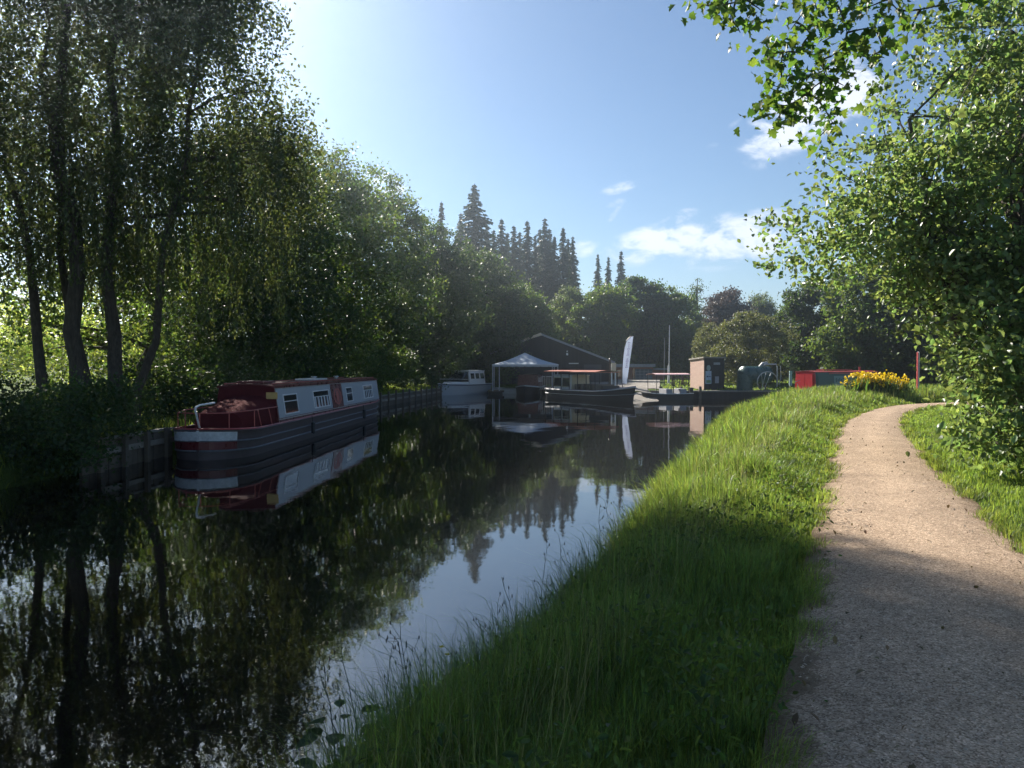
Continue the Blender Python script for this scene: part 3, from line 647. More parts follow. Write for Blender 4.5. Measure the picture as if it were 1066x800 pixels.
for p in tp:
    q = min(net, key=lambda q: (q-p).length+(.6 if q.z < p.z else 0)); pts = limb(mb, q, p, .014 if q in mp_ else .009, .003, n=5, sag=.02, seg=5, wob=.1); net += pts[2:]
    for s_ in range(24):
        b_ = pts[random.choice([3, 4, 5, 5])]; LC.append(np.array(b_)+rng.normal(size=3)*(.085, .1, .075)); LA.append(0)
mb.build('trunk', BARK, root, smooth=True)
LC = np.array(LC); n = len(LC); u = rng.normal(size=(n, 3)); u[:, 2] -= .7; u = unit(u); nn = rng.normal(size=(n, 3)); nn[:, 2] += .8; nn = unit(nn-u*(nn*u).sum(1, keepdims=True)); w_ = np.cross(u, nn)
sz = rng.uniform(.048, .088, n)[:, None]
V = np.stack([LC+w_*sz*a+u*sz*b+nn*sz*(.35*abs(a)-.3*b*b) for a, b in lobes], 1).reshape(-1, 3)
i = np.arange(n)[:, None]*14
Fc = [np.vstack([i+np.array([[0, 1, 13, 13]])])[:, :3], i+np.array([[1, 2, 3, 5]]), i+np.array([[3, 4, 5]]), i+np.array([[5, 6, 7, 7]])[:, :3], i+np.array([[7, 8, 9]]), i+np.array([[9, 10, 11]]), i+np.array([[9, 11, 12, 13]]), i+np.array([[1, 5, 9, 13]]), i+np.array([[5, 7, 9]])]
link('crown', np_mesh('crown', V-0, Fc, leaf_mat('leaf_oak', (.04, .085, .018), (.2, .34, .04), .42)), root)

# ------------------------------------------------------------------ grass
def grass(name, label, pts, hgt, wid, mat, lean=.35, ang=None):
    n = len(pts); x, y = pts[:, 0], pts[:, 1]; z = ground_z(x, y)
    a = 3*vnoise(x, y, .9, 5)+2*vnoise(x, y, 3.3, 9)+rng.normal(size=n)*1.1
    if ang is not None: a = ang
    d = np.stack([np.cos(a), np.sin(a), np.zeros(n)], 1); le = (rng.random(n)**1.5*lean)[:, None]*hgt[:, None]
    b = rng.uniform(0, 2*np.pi, n); w_ = np.stack([np.cos(b), np.sin(b), np.zeros(n)], 1)*wid[:, None]*.5
    p0 = np.stack([x, y, z-.02], 1); up = np.array([0, 0, 1.])
    h = hgt[:, None]
    p1 = p0+up*h*.45+d*le*.25; p2 = p0+up*h*.8+d*le*.65; p3 = p0+up*h*(1-.25*le/h)+d*le*1.25
    V = np.stack([p0-w_, p0+w_, p1-w_*.85, p1+w_*.85, p2-w_*.5, p2+w_*.5, p3], 1).reshape(-1, 3); i = np.arange(n)[:, None]*7
    me = np_mesh(name, V, [np.vstack([i+np.array([[0, 1, 3, 2]]), i+np.array([[2, 3, 5, 4]])]), i+np.array([[4, 5, 6]])], mat)
    return tag(link(name, me), label, 'grass', kind='stuff')
M_grass = leaf_mat('grass_blade', (.085, .13, .032), (.34, .42, .06), .48, var=.45, hue=.025, rough=.45, spec=.3, patch=.8)
M_tuft = leaf_mat('grass_tuft', (.07, .13, .035), (.28, .4, .06), .48, var=.5, rough=.4, spec=.4)
M_straw = leaf_mat('grass_straw', (.24, .23, .1), (.4, .4, .14), .4)
M_short = leaf_mat('grass_short', (.09, .15, .03), (.32, .44, .06), .45, var=.35, hue=.02, rough=.5, spec=.3, patch=1.2)
def sample(n, xr, yr, power, cond):
    out = []; tot = 0
    while tot < n:
        k = 200000
        t = rng.random(k); y = yr[0]*(yr[1]/yr[0])**(t**power); x = rng.uniform(xr[0], xr[1], k)
        keep = cond(x, y); out.append(np.stack([x, y], 1)[keep]); tot += keep.sum()
    return np.vstack(out)[:n]
def inframe(x, y, mg=.08): return (np.abs(x) < (.70+mg)*y+.4)
def bank_cond(x, y):
    a = inframe(x, y) & (x > -2) & (y < 43)
    sdw = np.full(x.shape, -1.); sdp = np.full(x.shape, -1.)
    sdw[a] = poly_sd(x[a], y[a], WATER); sdp[a] = poly_sd(x[a], y[a], PATH)
    l = np.interp(y, PL[:, 1], PL[:, 0]); left = (x < l+.2) | (y > 31)
    dens = np.where(sdp < .35, .45+.55*(sdp/.35), 1)
    return a & (sdw > -.12) & ((sdp > -.03) | (sdp > -.13) & (rng.random(x.shape) < .22+.2*vnoise(x, y, 4, 3))) & left & (rng.random(x.shape) < dens)
def hts(pts, lo, hi):
    sdp = poly_sd(pts[:, 0], pts[:, 1], PATH)
    f = np.interp(sdp, [-.05, .25, .9, 1.6], [.16, .34, .8, 1])
    return rng.uniform(lo, hi, len(pts))*f*(1+.35*vnoise(pts[:, 0], pts[:, 1], 1.7, 2))
# near bank, density falling with distance
def logsample(n, y0, y1, xr, cond, fall=1.0):
    return sample(n, xr, (y0, y1), fall, cond)
P1 = logsample(150000, 1.6, 11, (-2, 5), bank_cond, .8)
P2 = logsample(120000, 9, 26, (0, 13), bank_cond, .9)
P3 = logsample(80000, 22, 43, (5, 26), bank_cond, 1.0)
PB = np.vstack([P1, P2, P3]); nt_ = len(PB)//3; cen = PB[rng.choice(len(PB), nt_//16, replace=False)]; kk = np.repeat(np.arange(len(cen)), 32); 
ta = rng.uniform(0, 6.283, len(kk)); tr_ = np.sqrt(rng.random(len(kk)))*(.05+.0022*cen[kk, 1])
TP = cen[kk]+np.stack([np.cos(ta), np.sin(ta)], 1)*tr_[:, None]
keep = poly_sd(TP[:, 0], TP[:, 1], PATH) > -.05; TP, ta, kk = TP[keep], ta[keep], kk[keep]
TH = hts(TP, .3, .5)*rng.uniform(.75, 1.45, len(cen))[kk]
grass('grass_tufts', 'thick tufts of long grass standing up from the bank', TP, TH, np.maximum(.004, TP[:, 1]*.001)*rng.uniform(.7, 1.3, len(TP)), M_tuft, lean=.75, ang=ta+rng.normal(size=len(ta))*.5)
PB = PB[rng.random(len(PB)) < .62+.5*vnoise(PB[:, 0], PB[:, 1], 5, 8)]
H = hts(PB, .15, .5)
H = H*np.interp(PB[:, 1], [3, 8, 30], [.95, 1.05, 1.2])
grass('bank_grass', 'long green grass covering the bank between the canal and the path', PB, H, np.maximum(.0045, PB[:, 1]*.0011)*rng.uniform(.7, 1.3, len(PB)), M_grass)
def verge_cond(x, y):
    a = inframe(x, y); r = np.interp(y, PR[:, 1], PR[:, 0]); a &= (x > r-.25) & (y < 29)
    sdp = np.full(x.shape, -1.); sdp[a] = poly_sd(x[a], y[a], PATH); return a & (sdp > -.16) & (rng.random(x.shape) < np.where(sdp < .0, .16+.15*vnoise(x, y, 4, 3), np.where(sdp < .2, .6, 1)))
PV = logsample(90000, 4.5, 29, (2, 22), verge_cond, .8)
grass('verge_grass', 'short bright grass on the verge under the bushy maple', PV, np.interp(poly_sd(PV[:, 0], PV[:, 1], PATH), [-.1, .3, 2], [.035, .08, .16])*rng.uniform(.6, 1.5, len(PV)), np.maximum(.004, PV[:, 1]*.0011), M_short, lean=.6)
tl = PB[(poly_sd(PB[:, 0], PB[:, 1], WATER) < .55)]; tl = tl[rng.choice(len(tl), 3800)]
grass('tall_grass', 'taller arching grass blades standing along the water edge', tl, rng.uniform(.35, .8, len(tl)), np.maximum(.004, tl[:, 1]*.0009), M_grass, lean=.9)
tl = PB[rng.choice(len(PB), 8000)]
tl = tl[poly_sd(tl[:, 0], tl[:, 1], PATH) > .7]
grass('seeding_grass', 'thin pale flowering grass stalks rising above the bank grass', tl, rng.uniform(.45, .75, len(tl)), np.maximum(.0025, tl[:, 1]*.0006), M_straw, lean=.5)
# far lawn tufts beyond the quay
def lawn_cond(x, y): return inframe(x, y) & (x > 5) & (poly_sd(x, y, WATER) > .3) & ((x > y*.205) | (y > 75))
PF = sample(26000, (4, 48), (51, 96), 1, lawn_cond)
grass('lawn_grass', 'sunlit mown lawn beyond the boatyard quay', PF, rng.uniform(.06, .16, len(PF)), np.full(len(PF), .09), M_short, lean=.6)
def lb_cond(x, y):
    a = inframe(x, y, .3) & (x < -5); s = np.full(x.shape, -1.); s[a] = poly_sd(x[a], y[a], WATER); return a & (s > .15) & (s < 5)
PLB = sample(26000, (-22, -4), (12, 62), .9, lb_cond)
grass('far_bank_grass', 'shaded rough grass on the left bank behind the piling', PLB, rng.uniform(.1, .35, len(PLB)), np.full(len(PLB), .03), M_grass, lean=.6)
# meadow weeds on the canal edge: broad leaves mixed through the long grass
we = PB[(poly_sd(PB[:, 0], PB[:, 1], WATER) < .75)]; we = we[rng.choice(len(we), 900)]; w2 = PB[(PB[:, 1] < 15) & (vnoise(PB[:, 0], PB[:, 1], 1.6, 12) > .1)]; we = np.vstack([we, w2[rng.choice(len(w2), 1300)]])
cz = ground_z(we[:, 0], we[:, 1]); C = []
for (x, y), z in zip(we, cz):
    n = random.randint(4, 9); C.append(np.stack([x+rng.normal(size=n)*.06, y+rng.normal(size=n)*.06, max(z, 0)+rng.uniform(.05, .46, n)], 1))
V, Fc = leaves(np.vstack(C), .042, .6, .5, True); tag(link('waterside_weeds', np_mesh('waterside_weeds', V, Fc, M_mid)), 'leafy weeds growing through the grass along the water edge', 'weeds', kind='stuff')

# seed-head stems leaning over the water
M_stem = plain('stem_dry', (.06, .075, .03), .8); M_seed = plain('seed_brown', (.05, .035, .02), .9)
M_yel = leaf_mat('petal_yellow', (.85, .6, .01), (.9, .68, .02), .3, var=.15, hue=.01)
def seed_stem(x, y, h, lean, label):
    z = max(0, float(ground_z(np.array([x]), np.array([y]))[0]))-.03
    root = thing('seed_head_stem', label, 'weed', (x, y, z), 0, 'seed-head stems at the water edge')
    mb = MB(); tip = Vector((lean[0], lean[1], h)); pts = limb(mb, (0, 0, 0), tip, .0045, .002, n=4, sag=.0, seg=7, wob=.05); sb = MB()
    for k in range(random.randint(4, 8)):
        p = pts[random.randint(4, 7)]; e_ = p+Vector((random.uniform(-.07, .07), random.uniform(-.07, .07), random.uniform(.02, .09))); mb.tube([p, e_], [.0018, .0012], 3)
        sb = MB(Matrix.Translation((x, y, z))); sb.tube([e_-Vector((0, 0, .012)), e_, e_+Vector((0, 0, .016))], [.002, .005, .001], 5); sb.build('seed_head', M_seed, root)
    mb.M = Matrix.Translation((x, y, z)); mb.build('stem', M_stem, root)
ss = [(338, 775, 0), (352, 740, 0), (372, 755, 0), (395, 735, 0), (410, 715, 0), (428, 705, 0), (447, 700, 0), (492, 668, 0), (512, 650, 0), (560, 610, 0), (575, 590, 0), (600, 570, 0), (622, 548, 0), (640, 532, 0), (655, 520, 0), (385, 780, 0), (470, 690, 0), (535, 640, 0)]
for k, (px, py, _) in enumerate(ss):
    D = F*(EYE-.1)/(py+35-HY); x = ax(px, D)+.05
    seed_stem(x, D, random.uniform(.4, .75), (random.uniform(-.2, .03), random.uniform(-.1, .1)), 'thin seed-head stem leaning out over the canal from the grassy bank')
def buttercup(x, y, h, label, n=3):
    z = max(0, float(ground_z(np.array([x]), np.array([y]))[0]))-.02
    root = thing('buttercup', label, 'flower', (x, y, z)); mb = MB(Matrix.Translation((x, y, z))); fb = MB(Matrix.Translation((x, y, z)))
    for k in range(n):
        t = Vector((random.uniform(-.07, .07), random.uniform(-.07, .07), h*random.uniform(.75, 1.05))); limb(mb, (0, 0, 0), t, .0025, .0015, n=4, sag=0, seg=4)
        for q in range(5):
            a = q*1.257; d = Vector((math.cos(a), math.sin(a), .45)); s_ = Vector((-math.sin(a), math.cos(a), 0))
            fb.add([t, t+d*.012+s_*.009, t+d*.024, t+d*.012-s_*.009], [(0, 1, 2, 3)])
    mb.build('stem', M_stem, root); fb.build('petals', M_yel, root)
for (px, py, D, n, lb) in [(465, 673, 4.9, 2, 'yellow buttercup standing against the bright water, upper of the near ones'), (400, 792, 3.5, 2, 'yellow buttercup low in the grass at the bottom edge'), (384, 762, 3.9, 1, 'single small yellow buttercup beside the dock plant'),
                           (590, 628, 6.6, 2, 'small yellow buttercups in the shaded bank grass, middle of the slope'), (648, 596, 7.6, 2, 'yellow buttercups on the shaded slope farther along the bank')]:
    p = at(px, py, D); z = max(0, float(ground_z(np.array([p.x]), np.array([p.y]))[0])); buttercup(p.x, p.y, max(.25, p.z-z), lb, n)
# broad-leaved dock
p = at(352, 800, 3.75)
root = thing('dock_plant', 'broad-leaved dock plant at the water edge in the bottom left of the grass', 'plant', (p.x, p.y, 0.02)); mb = MB()
for k in range(16):
    a = random.uniform(0, 6.28); ln = random.uniform(.07, .12); e_ = Vector((math.cos(a)*.12, math.sin(a)*.12, random.uniform(.12, .42))); sd_ = Vector((-math.sin(a), math.cos(a), 0)); dr = Vector((math.cos(a), math.sin(a), random.uniform(-.1, .5))).normalized()
    mb.tube([(0, 0, 0), e_*.6, e_], [.004, .003, .002], 4)
    rws = [[e_+dr*ln*t-sd_*wd*ln-Vector((0, 0, .25*t*t*ln)), e_+dr*ln*t-Vector((0, 0, .25*t*t*ln+.01)), e_+dr*ln*t+sd_*wd*ln-Vector((0, 0, .25*t*t*ln))] for t, wd in [(0, .05), (.15, .3), (.4, .42), (.7, .32), (.9, .14), (1, .01)]]
    mb.grid(rws)
mb.M = Matrix.Translation((p.x, p.y, .02)); mb.build('leaves', M_mid, root)
# yellow flowering clumps
def flower_clump(x, y, rx, h, label, nst, group=None, fl=.07):
    z = float(ground_z(np.array([x]), np.array([y]))[0]); z = max(z, 0)-.03
    root = thing('yellow_iris_clump', label, 'flowers', (x, y, z), 0, group)
    mb = MB(); fb = []; 
    n = nst*9; bx = rng.normal(size=n)*rx*.42; by = rng.normal(size=n)*rx*.3
    hh = rng.uniform(.45, .95, n)*h; a = rng.uniform(0, 6.28, n)
    for k in range(n):
        w_ = .012+.0009*y; d = Vector((math.cos(a[k]), math.sin(a[k]), 0)); s_ = Vector((-d.y, d.x, 0))*w_; b0 = Vector((bx[k], by[k], 0))
        mb.add([b0-s_, b0+s_, b0+d*.08*h+Vector((0, 0, hh[k]*.6))+s_*.8, b0+d*.08*h+Vector((0, 0, hh[k]*.6))-s_*.8, b0+d*.22*h+Vector((0, 0, hh[k]))], [(0, 1, 2, 3), (3, 2, 4)])
    for k in range(nst):
        c = np.array([rng.normal()*rx*.42, rng.normal()*rx*.3, h*rng.uniform(.6, 1.05)]); mb.tube([(c[0]*.9, c[1]*.9, 0), tuple(c)], [.007, .005], 4)
        fb.append(c+rng.normal(size=(6, 3))*fl*.5)
    mb.M = Matrix.Translation((x, y, z)); mb.build('leaves', M_mid, root)
    V, Fc = leaves(np.vstack(fb), fl, .5, .8, True); link('flowers', np_mesh('flowers', V, Fc, M_yel), root)
flower_clump(ax(909, 31.5), 31.6, 1.0, 1.15, 'large clump of yellow flowers at the bend of the path', 150, fl=.12)
flower_clump(ax(946, 31.0), 31.9, .6, 1.05, 'smaller yellow flower clump right of the large one by the path bend', 44, fl=.11)
flower_clump(8.35, 27.2, .35, .6, 'few yellow flowers on the bank beside the water, below the brick hut', 7, fl=.06)
flower_clump(5.5, 19.6, .3, .5, 'yellow flowers leaning over the water where the bank narrows', 7, fl=.05)

# ragged creeping edge: small tufts and clover-like leaves growing out over the gravel, and litter on the path
ed = []
for k in range(1500):
    D = 2.2*(28/2.2)**random.random(); A_ = PL if random.random() < .5 else PR; s_ = 1 if A_ is PL else -1
    if vnoise(np.array(D), np.array(3. if A_ is PL else 8.), 2.3, 6) < -.15: continue
    x = np.interp(D, A_[:, 1], A_[:, 0])+s_*(random.random()**2*.17-.03)
    for q in range(random.randint(8, 22)): ed.append((x+random.gauss(0, .03+.001*D), D+random.gauss(0, .04)))
ed = np.array(ed); ed = ed[inframe(ed[:, 0], ed[:, 1])]
grass('path_edge_grass', 'low ragged grass creeping over both edges of the gravel path', ed, rng.uniform(.04, .14, len(ed))+.03, np.maximum(.004, ed[:, 1]*.001), M_grass, lean=1.1)
LP_ = np.array(path_points(420, 22)); Cz = np.full(len(LP_), .772)
V, Fc = leaves(np.column_stack([LP_, Cz]), np.where(rng.random(len(LP_)) < .3, .045, .022), 6, .6, True)
tag(link('fallen_leaves', np_mesh('fallen_leaves', V, Fc, leaf_mat('leaf_litter', (.16, .11, .05), (.2, .15, .06), .2, var=.5))), 'small brown fallen leaves lying on the gravel path', 'leaf litter', kind='stuff')

# ------------------------------------------------------------------ wooden piling on the left bank
M_pile = board_mat('piling_boards', (.12, .1, .085), .22, 0); M_wood = plain('old_timber', (.14, .115, .09), .85, noise=.35, bump=.3)
M_cap = plain('timber_cap', (.26, .235, .2), .85, noise=.3, bump=.2)
def piling(name, label, a, b, z1, posts, capz):
    a = Vector((*a, 0)); b = Vector((*b, 0)); d = (b-a); Ln = d.length; ang = math.atan2(d.y, d.x)
    root = thing(name, label, 'retaining wall', a, ang)
    Mx = Matrix.Translation(a)@Matrix.Rotation(ang, 4, 'Z')
    mb = MB(Mx)
    x = 0
    while x < Ln-.02:
        w_ = min(.22, Ln-x); mb.box(x+.006, x+w_-.006, -.03-random.uniform(0, .015), .03, -.6, z1+random.uniform(-.03, .02)); x += .22
    mb.build('boards', M_wood, root)
    mb = MB(Mx); mb.box(0, Ln, -.07, .07, z1+.022, z1+.075); mb.box(0, Ln, -.1, -.045, z1-.28, z1-.16); mb.build('capping', M_cap, root)
    for k in range(posts):
        x = Ln*(k+.5)/posts; mb = MB(Mx); mb.box(x-.06, x+.06, -.19, -.102, -.6, capz+random.uniform(0, .08)); mb.build('post', M_wood, root)
piling('wooden_piling', 'weathered wooden piling left of the maroon boat stern', (-8.72, 14.9), (-8.5, 18.4), .62, 4, .68)
piling('wooden_piling', 'wooden piling running from the maroon boat bow to the cabin cruiser', (-7.9, 34.8), (-5.35, 56), .55, 14, .8)

# ------------------------------------------------------------------ boats
def fr(origin, ang): return Matrix.Translation(origin)@Matrix.Rotation(ang, 4, 'Z')
def hull(root, Mx, Ln, b, gz, stern=1.2, bow=3.2, mat=None, strakes=(), smat=None, deck=None, sheer=.0, bottom=-.35, rail=None, bluff=2.2, flare=.04, n=48, deckz=.05):
    def wd(s):
        w_ = 1.0
        if s < stern: w_ = math.sqrt(max(0, 1-(1-s/stern)**2))*.6+.4*min(1, (s/stern)**.35 if s > 0 else 0) if stern > .5 else .85+.15*s/max(stern, .01)
        if s > Ln-bow: w_ = min(w_, max(.02, 1-((s-(Ln-bow))/bow)**bluff))
        return b*max(w_, .02)
    def gzf(s): return gz+sheer*max(0, (s-(Ln-bow*1.3))/(bow*1.3))**2+sheer*.25*max(0, 1-s/1.5)**2
    S = [Ln*(.5-.5*math.cos(math.pi*i/n)) for i in range(n+1)]
    rows = []
    for s in S:
        w_ = wd(s); g_ = gzf(s); t = (s-(Ln-bow))/bow if s > Ln-bow else 0; rk = -.35*t
        rows.append([(s, w_, g_), (s+rk*.4, w_*(1-flare), g_*.4), (s+rk, w_*(1-flare*2.2), bottom), (s+rk, -w_*(1-flare*2.2), bottom), (s+rk*.4, -w_*(1-flare), g_*.4), (s, -w_, g_)])
    mb = MB(Mx); mb.grid(rows); mb.add(rows[0], [tuple(range(6))]); mb.add(rows[-1], [tuple(range(5, -1, -1))])
    h = mb.build('hull', mat, root, smooth=True)
    mb = MB(Mx); mb.grid([[(s, wd(s)*.97, gzf(s)-deckz), (s, -wd(s)*.97, gzf(s)-deckz)] for s in S]); mb.build('deck', deck, root)
    for (zf, r, m_) in strakes:
        for sg in (1, -1):
            mb = MB(Mx); mb.tube([(s, sg*(wd(s)*(1-flare*(1-zf)*1.2)+r*.5), gzf(s)*zf) for s in S], r, 5)
            mb.build('rubbing_strake', m_, root, smooth=True)
    if rail:
        for sg in (1, -1): mb = MB(Mx); mb.tube([(s, sg*(wd(s)), gzf(s)+.012) for s in S], .028, 5); mb.build('gunwale', rail, root, smooth=True)
    return wd, gzf
def cabin_side(Mx, s0, s1, z0, z1, wb, wt, side):
    """point on a leaning cabin side"""
    def f(s, z, off=0):
        t = (z-z0)/(z1-z0); y = wb+(wt-wb)*t; nrm = Vector((0, z1-z0, wb-wt)).normalized()
        return Vector((s, side*(y+nrm.y*off), z+nrm.z*off))
    return f
def cabin(root, Mx, s0, s1, z0, z1, wb, wt, side_m, roof_m, end_m, camber=.07, over=.05):
    for g_ in (1, -1):
        mb = MB(Mx); mb.grid([[(s0, g_*wb, z0), (s0, g_*wt, z1)], [(s1, g_*wb, z0), (s1, g_*wt, z1)]]); mb.build('cabin_side', side_m, root)
    for s in (s0, s1):
        mb = MB(Mx); mb.add([(s, -wb, z0), (s, wb, z0), (s, wt, z1), (s, wt*.5, z1+camber*.75), (s, 0, z1+camber), (s, -wt*.5, z1+camber*.75), (s, -wt, z1)], [tuple(range(7))])
        mb.build('bulkhead', end_m, root)
    mb = MB(Mx); prof = [(-1, 0), (-.85, .25), (-.5, .75), (0, 1), (.5, .75), (.85, .25), (1, 0)]
    W = wt+.03; rt = [[(s, y*W, z1+camber*c+.03) for y, c in prof] for s in (s0-over, s1+over)]; rb = [[(s, y*W, z1+camber*c-.004 if abs(y) < 1 else z1-.03) for y, c in prof] for s in (s0-over, s1+over)]
    mb.grid(rt); mb.grid(rb); 
    for k in (0, 1): mb.grid([rt[k], rb[k]])
    mb.add([rt[0][0], rt[1][0], rb[1][0], rb[0][0]], [(0, 1, 2, 3)]); mb.add([rt[0][-1], rt[1][-1], rb[1][-1], rb[0][-1]], [(0, 1, 2, 3)])
    mb.build('roof', roof_m, root)
def slab(mb, f, s0, s1, z0, z1, o0, o1):
    mb.hexa([f(s0, z0, o0), f(s1, z0, o0), f(s1, z0, o1), f(s0, z0, o1)], [f(s0, z1, o0), f(s1, z1, o0), f(s1, z1, o1), f(s0, z1, o1)])
def window(root, Mx, f, s0, s1, z0, z1, fmat, gmat, fw=.035, split=None, vert=0, curtain=None, bars=True):
    mb = MB(Mx)
    slab(mb, f, s0, s1, z0, z0+fw, .002, .025); slab(mb, f, s0, s1, z1-fw, z1, .002, .025); slab(mb, f, s0, s0+fw, z0+fw, z1-fw, .002, .025); slab(mb, f, s1-fw, s1, z0+fw, z1-fw, .002, .025)
    if split: slab(mb, f, s0+fw, s1-fw, z0+(z1-z0)*split, z0+(z1-z0)*split+fw*.7, .002, .022)
    for k in range(vert): x = s0+(s1-s0)*(k+1)/(vert+1); slab(mb, f, x-fw*.3, x+fw*.3, z0+fw, (z0+(z1-z0)*split if split else z1-fw), .003, .02)
    w_ = mb.build('window', fmat, root)
    mb = MB(Mx); slab(mb, f, s0+fw*.9, s1-fw*.9, z0+fw*.9, z1-fw*.9, .001, .009); mb.build('pane', gmat, w_)
    if curtain:
        mb = MB(Mx); n = 5
        for k in range(n): x = s0+fw+(s1-s0-2*fw)*(k+.2)/n; slab(mb, f, x, x+(s1-s0)*.09, z0+fw, z0+(z1-z0)*(split or .9), .0095, .013)
        mb.build('curtain', curtain, w_)

M_black = plain('hull_black', (.018, .018, .022), .45, noise=.3, nscale=3); M_hull = plain('hull_grey_black', (.08, .06, .06), .6, noise=.45, nscale=2.5, bump=.15, bscale=5)
M_band = plain('weathered_white', (.55, .56, .58), .5, noise=.35, nscale=5)
M_strake = plain('worn_strake', (.14, .14, .16), .5, noise=.4)
M_maroon = plain('maroon_paint', (.12, .018, .022), .3, noise=.12, spec=.5); M_mar2 = plain('maroon_cloth', (.1, .02, .022), .95, spec=.05, noise=.15, bump=.2, bscale=12)
M_panel = plain('pale_blue_panel', (.36, .4, .45), .4, noise=.08); M_white = plain('white_paint', (.75, .76, .78), .4, noise=.08); M_cream = plain('cream_paint', (.7, .62, .45), .45, noise=.08)
M_glass = glass_mat('window_glass'); M_red = plain('red_paint', (.62, .025, .03), .35, noise=.12); M_green = plain('dark_green_paint', (.02, .07, .055), .35, noise=.15)
M_steel = plain('pale_steel', (.5, .52, .54), .35, metal=.6, noise=.1); M_pink = plain('faded_red', (.45, .12, .1), .6, noise=.15); M_orange = plain('orange_paint', (.5, .17, .1), .5)
M_blue = plain('navy_paint', (.02, .025, .1), .35); M_clothw = plain('white_canvas', (.42, .47, .54), .7, noise=.06, bump=.15, bscale=6); M_lead = plain('grey_roofing', (.28, .3, .32), .55, noise=.2)
M_tanred = plain('red_edge', (.35, .05, .05), .4); M_gold = plain('ochre_paint', (.55, .36, .12), .5); M_dkdeck = plain('deck_dark', (.05, .045, .045), .8, noise=.3)
M_curt = plain('net_curtain', (.55, .57, .6), .9)

# --- the maroon and pale blue narrowboat
ang = math.atan2(1, .036); org = Vector((-7.36, 17.3, 0)); Mx = fr(org, ang)
nb = thing('narrowboat', 'maroon narrowboat with pale blue window panels moored on the left bank', 'boat', org, ang)
LB = 17.3
wd, gzf = hull(nb, Mx, LB, 1.0, .66, stern=1.1, bow=3.0, mat=M_hull, strakes=[(.97, .03, M_hull), (.62, .022, M_strake), (.3, .026, M_strake)], deck=M_dkdeck, sheer=.25, rail=M_tanred)
cs0, cs1, cz0, cz1, cwb, cwt = 2.9, 15.7, .66, 1.64, .9, .76
cabin(nb, Mx, cs0, cs1, cz0, cz1, cwb, cwt, M_maroon, M_maroon, M_mar2)
f = cabin_side(Mx, cs0, cs1, cz0, cz1, cwb, cwt, -1)
fL = cabin_side(Mx, cs0, cs1, cz0, cz1, cwb, cwt, 1)
for ff in (f, fL):
    for (a, b) in ((2.98, 8.25), (9.72, 15.62)):
        mb = MB(Mx); slab(mb, ff, a, b, cz0+.12, cz1-.055, .0005, .004); mb.build('side_panel', M_panel, nb)
for (za_, zb_) in ((cz0+.075, cz0+.1), (cz1-.05, cz1-.03)): mb = MB(Mx); slab(mb, f, 2.95, 15.65, za_, zb_, .001, .012); mb.build('coach_line', M_steel, nb)
# windows: near one, double one, narrow one, end one
window(nb, Mx, f, 3.45, 4.65, .85, 1.42, M_white, M_glass, split=.62, vert=0)
window(nb, Mx, f, 6.2, 7.95, .87, 1.43, M_white, M_glass, split=.62, vert=2, curtain=M_curt)
window(nb, Mx, f, 10.2, 11.1, .89, 1.43, M_white, M_glass, split=.55)
window(nb, Mx, f, 12.9, 14.5, .89, 1.44, M_white, M_glass, split=.6, vert=1, curtain=M_curt)
mb = MB(Mx); slab(mb, f, 8.3, 9.65, .8, 1.5, .001, .02); hp = mb.build('side_hatch', M_maroon, nb)
mb = MB(Mx)
def ring(s, z, rs, rz_, o, k=20, inner=.75):
    pts = [f(s+rs*math.cos(2*math.pi*i/k), z+rz_*math.sin(2*math.pi*i/k), o) for i in range(k)]; pin = [f(s+rs*inner*math.cos(2*math.pi*i/k), z+rz_*inner*math.sin(2*math.pi*i/k), o) for i in range(k)]
    mb.grid([pts, pin], closed=True)
ring(8.98, 1.15, .5, .29, .023); ring(8.98, 1.15, .2, .2, .0235, inner=.05); mb.build('painted_medallion', M_pink, hp)
# roof furniture
mb = MB(Mx); mb.box(cs0+.25, cs0+1.15, -.38, .38, cz1+.1, cz1+.16); mb.box(cs0+.3, cs0+1.1, -.33, .33, cz1+.02, cz1+.1); mb.build('roof_hatch', M_maroon, nb, bevel=.01)
for sg in (1, -1):
    mb = MB(Mx); mb.tube([(cs0+.1, sg*.66, cz1+.09), (cs1-.2, sg*.66, cz1+.09)], .016, 5)
    for k in range(7): mb.tube([(cs0+.2+k*2.05, sg*.66, cz1), (cs0+.2+k*2.05, sg*.66, cz1+.09)], .012, 4)
    mb.build('handrail', M_pink, nb)
for (s, h_) in ((9.3, .12), (12.2, .1)): mb = MB(Mx); mb.tube([(s, .1, cz1+.06), (s, .1, cz1+.06+h_)], [.07, .07], 10); mb.tube([(s, .1, cz1+.06+h_), (s, .1, cz1+.1+h_)], [.12, .09], 10); mb.build('roof_vent', M_steel, nb)
mb = MB(Mx); mb.box(8.0, 9.6, -.3, .35, cz1+.1, cz1+.15); mb.build('roof_board', M_white, nb)
# stern canopy: sloping cloth over a frame, side panels, doors
cn = [(-.72, .66), (-.68, 1.2), (-.45, 1.42), (0, 1.5), (.45, 1.42), (.68, 1.2), (.72, .66)]
def sp_(v, p): return math.copysign(abs(v)**p, v)
cn = [(.74*sp_(math.sin(a), .62), .66+.68*max(0, math.cos(a))**.62) for a in np.linspace(-math.pi/2, math.pi/2, 19)]
def cnrow(s, zs, ws): return [(s, y*ws, .66+(z-.66)*zs+.012*math.sin(y*17+s*9)) for y, z in cn]
mb = MB(Mx); mb.grid([cnrow(s, np.interp(s, [1.1, 1.3, 2.9], [.6, .72, 1.12]), np.interp(s, [1.1, 1.3, 2.9], [.82, .9, 1.1])) for s in np.linspace(1.1, 2.9, 14)]); mb.add(cnrow(1.1, .6, .82), [tuple(range(19))]); mb.build('stern_canopy', M_mar2, nb, smooth=True)
mb = MB(Mx)
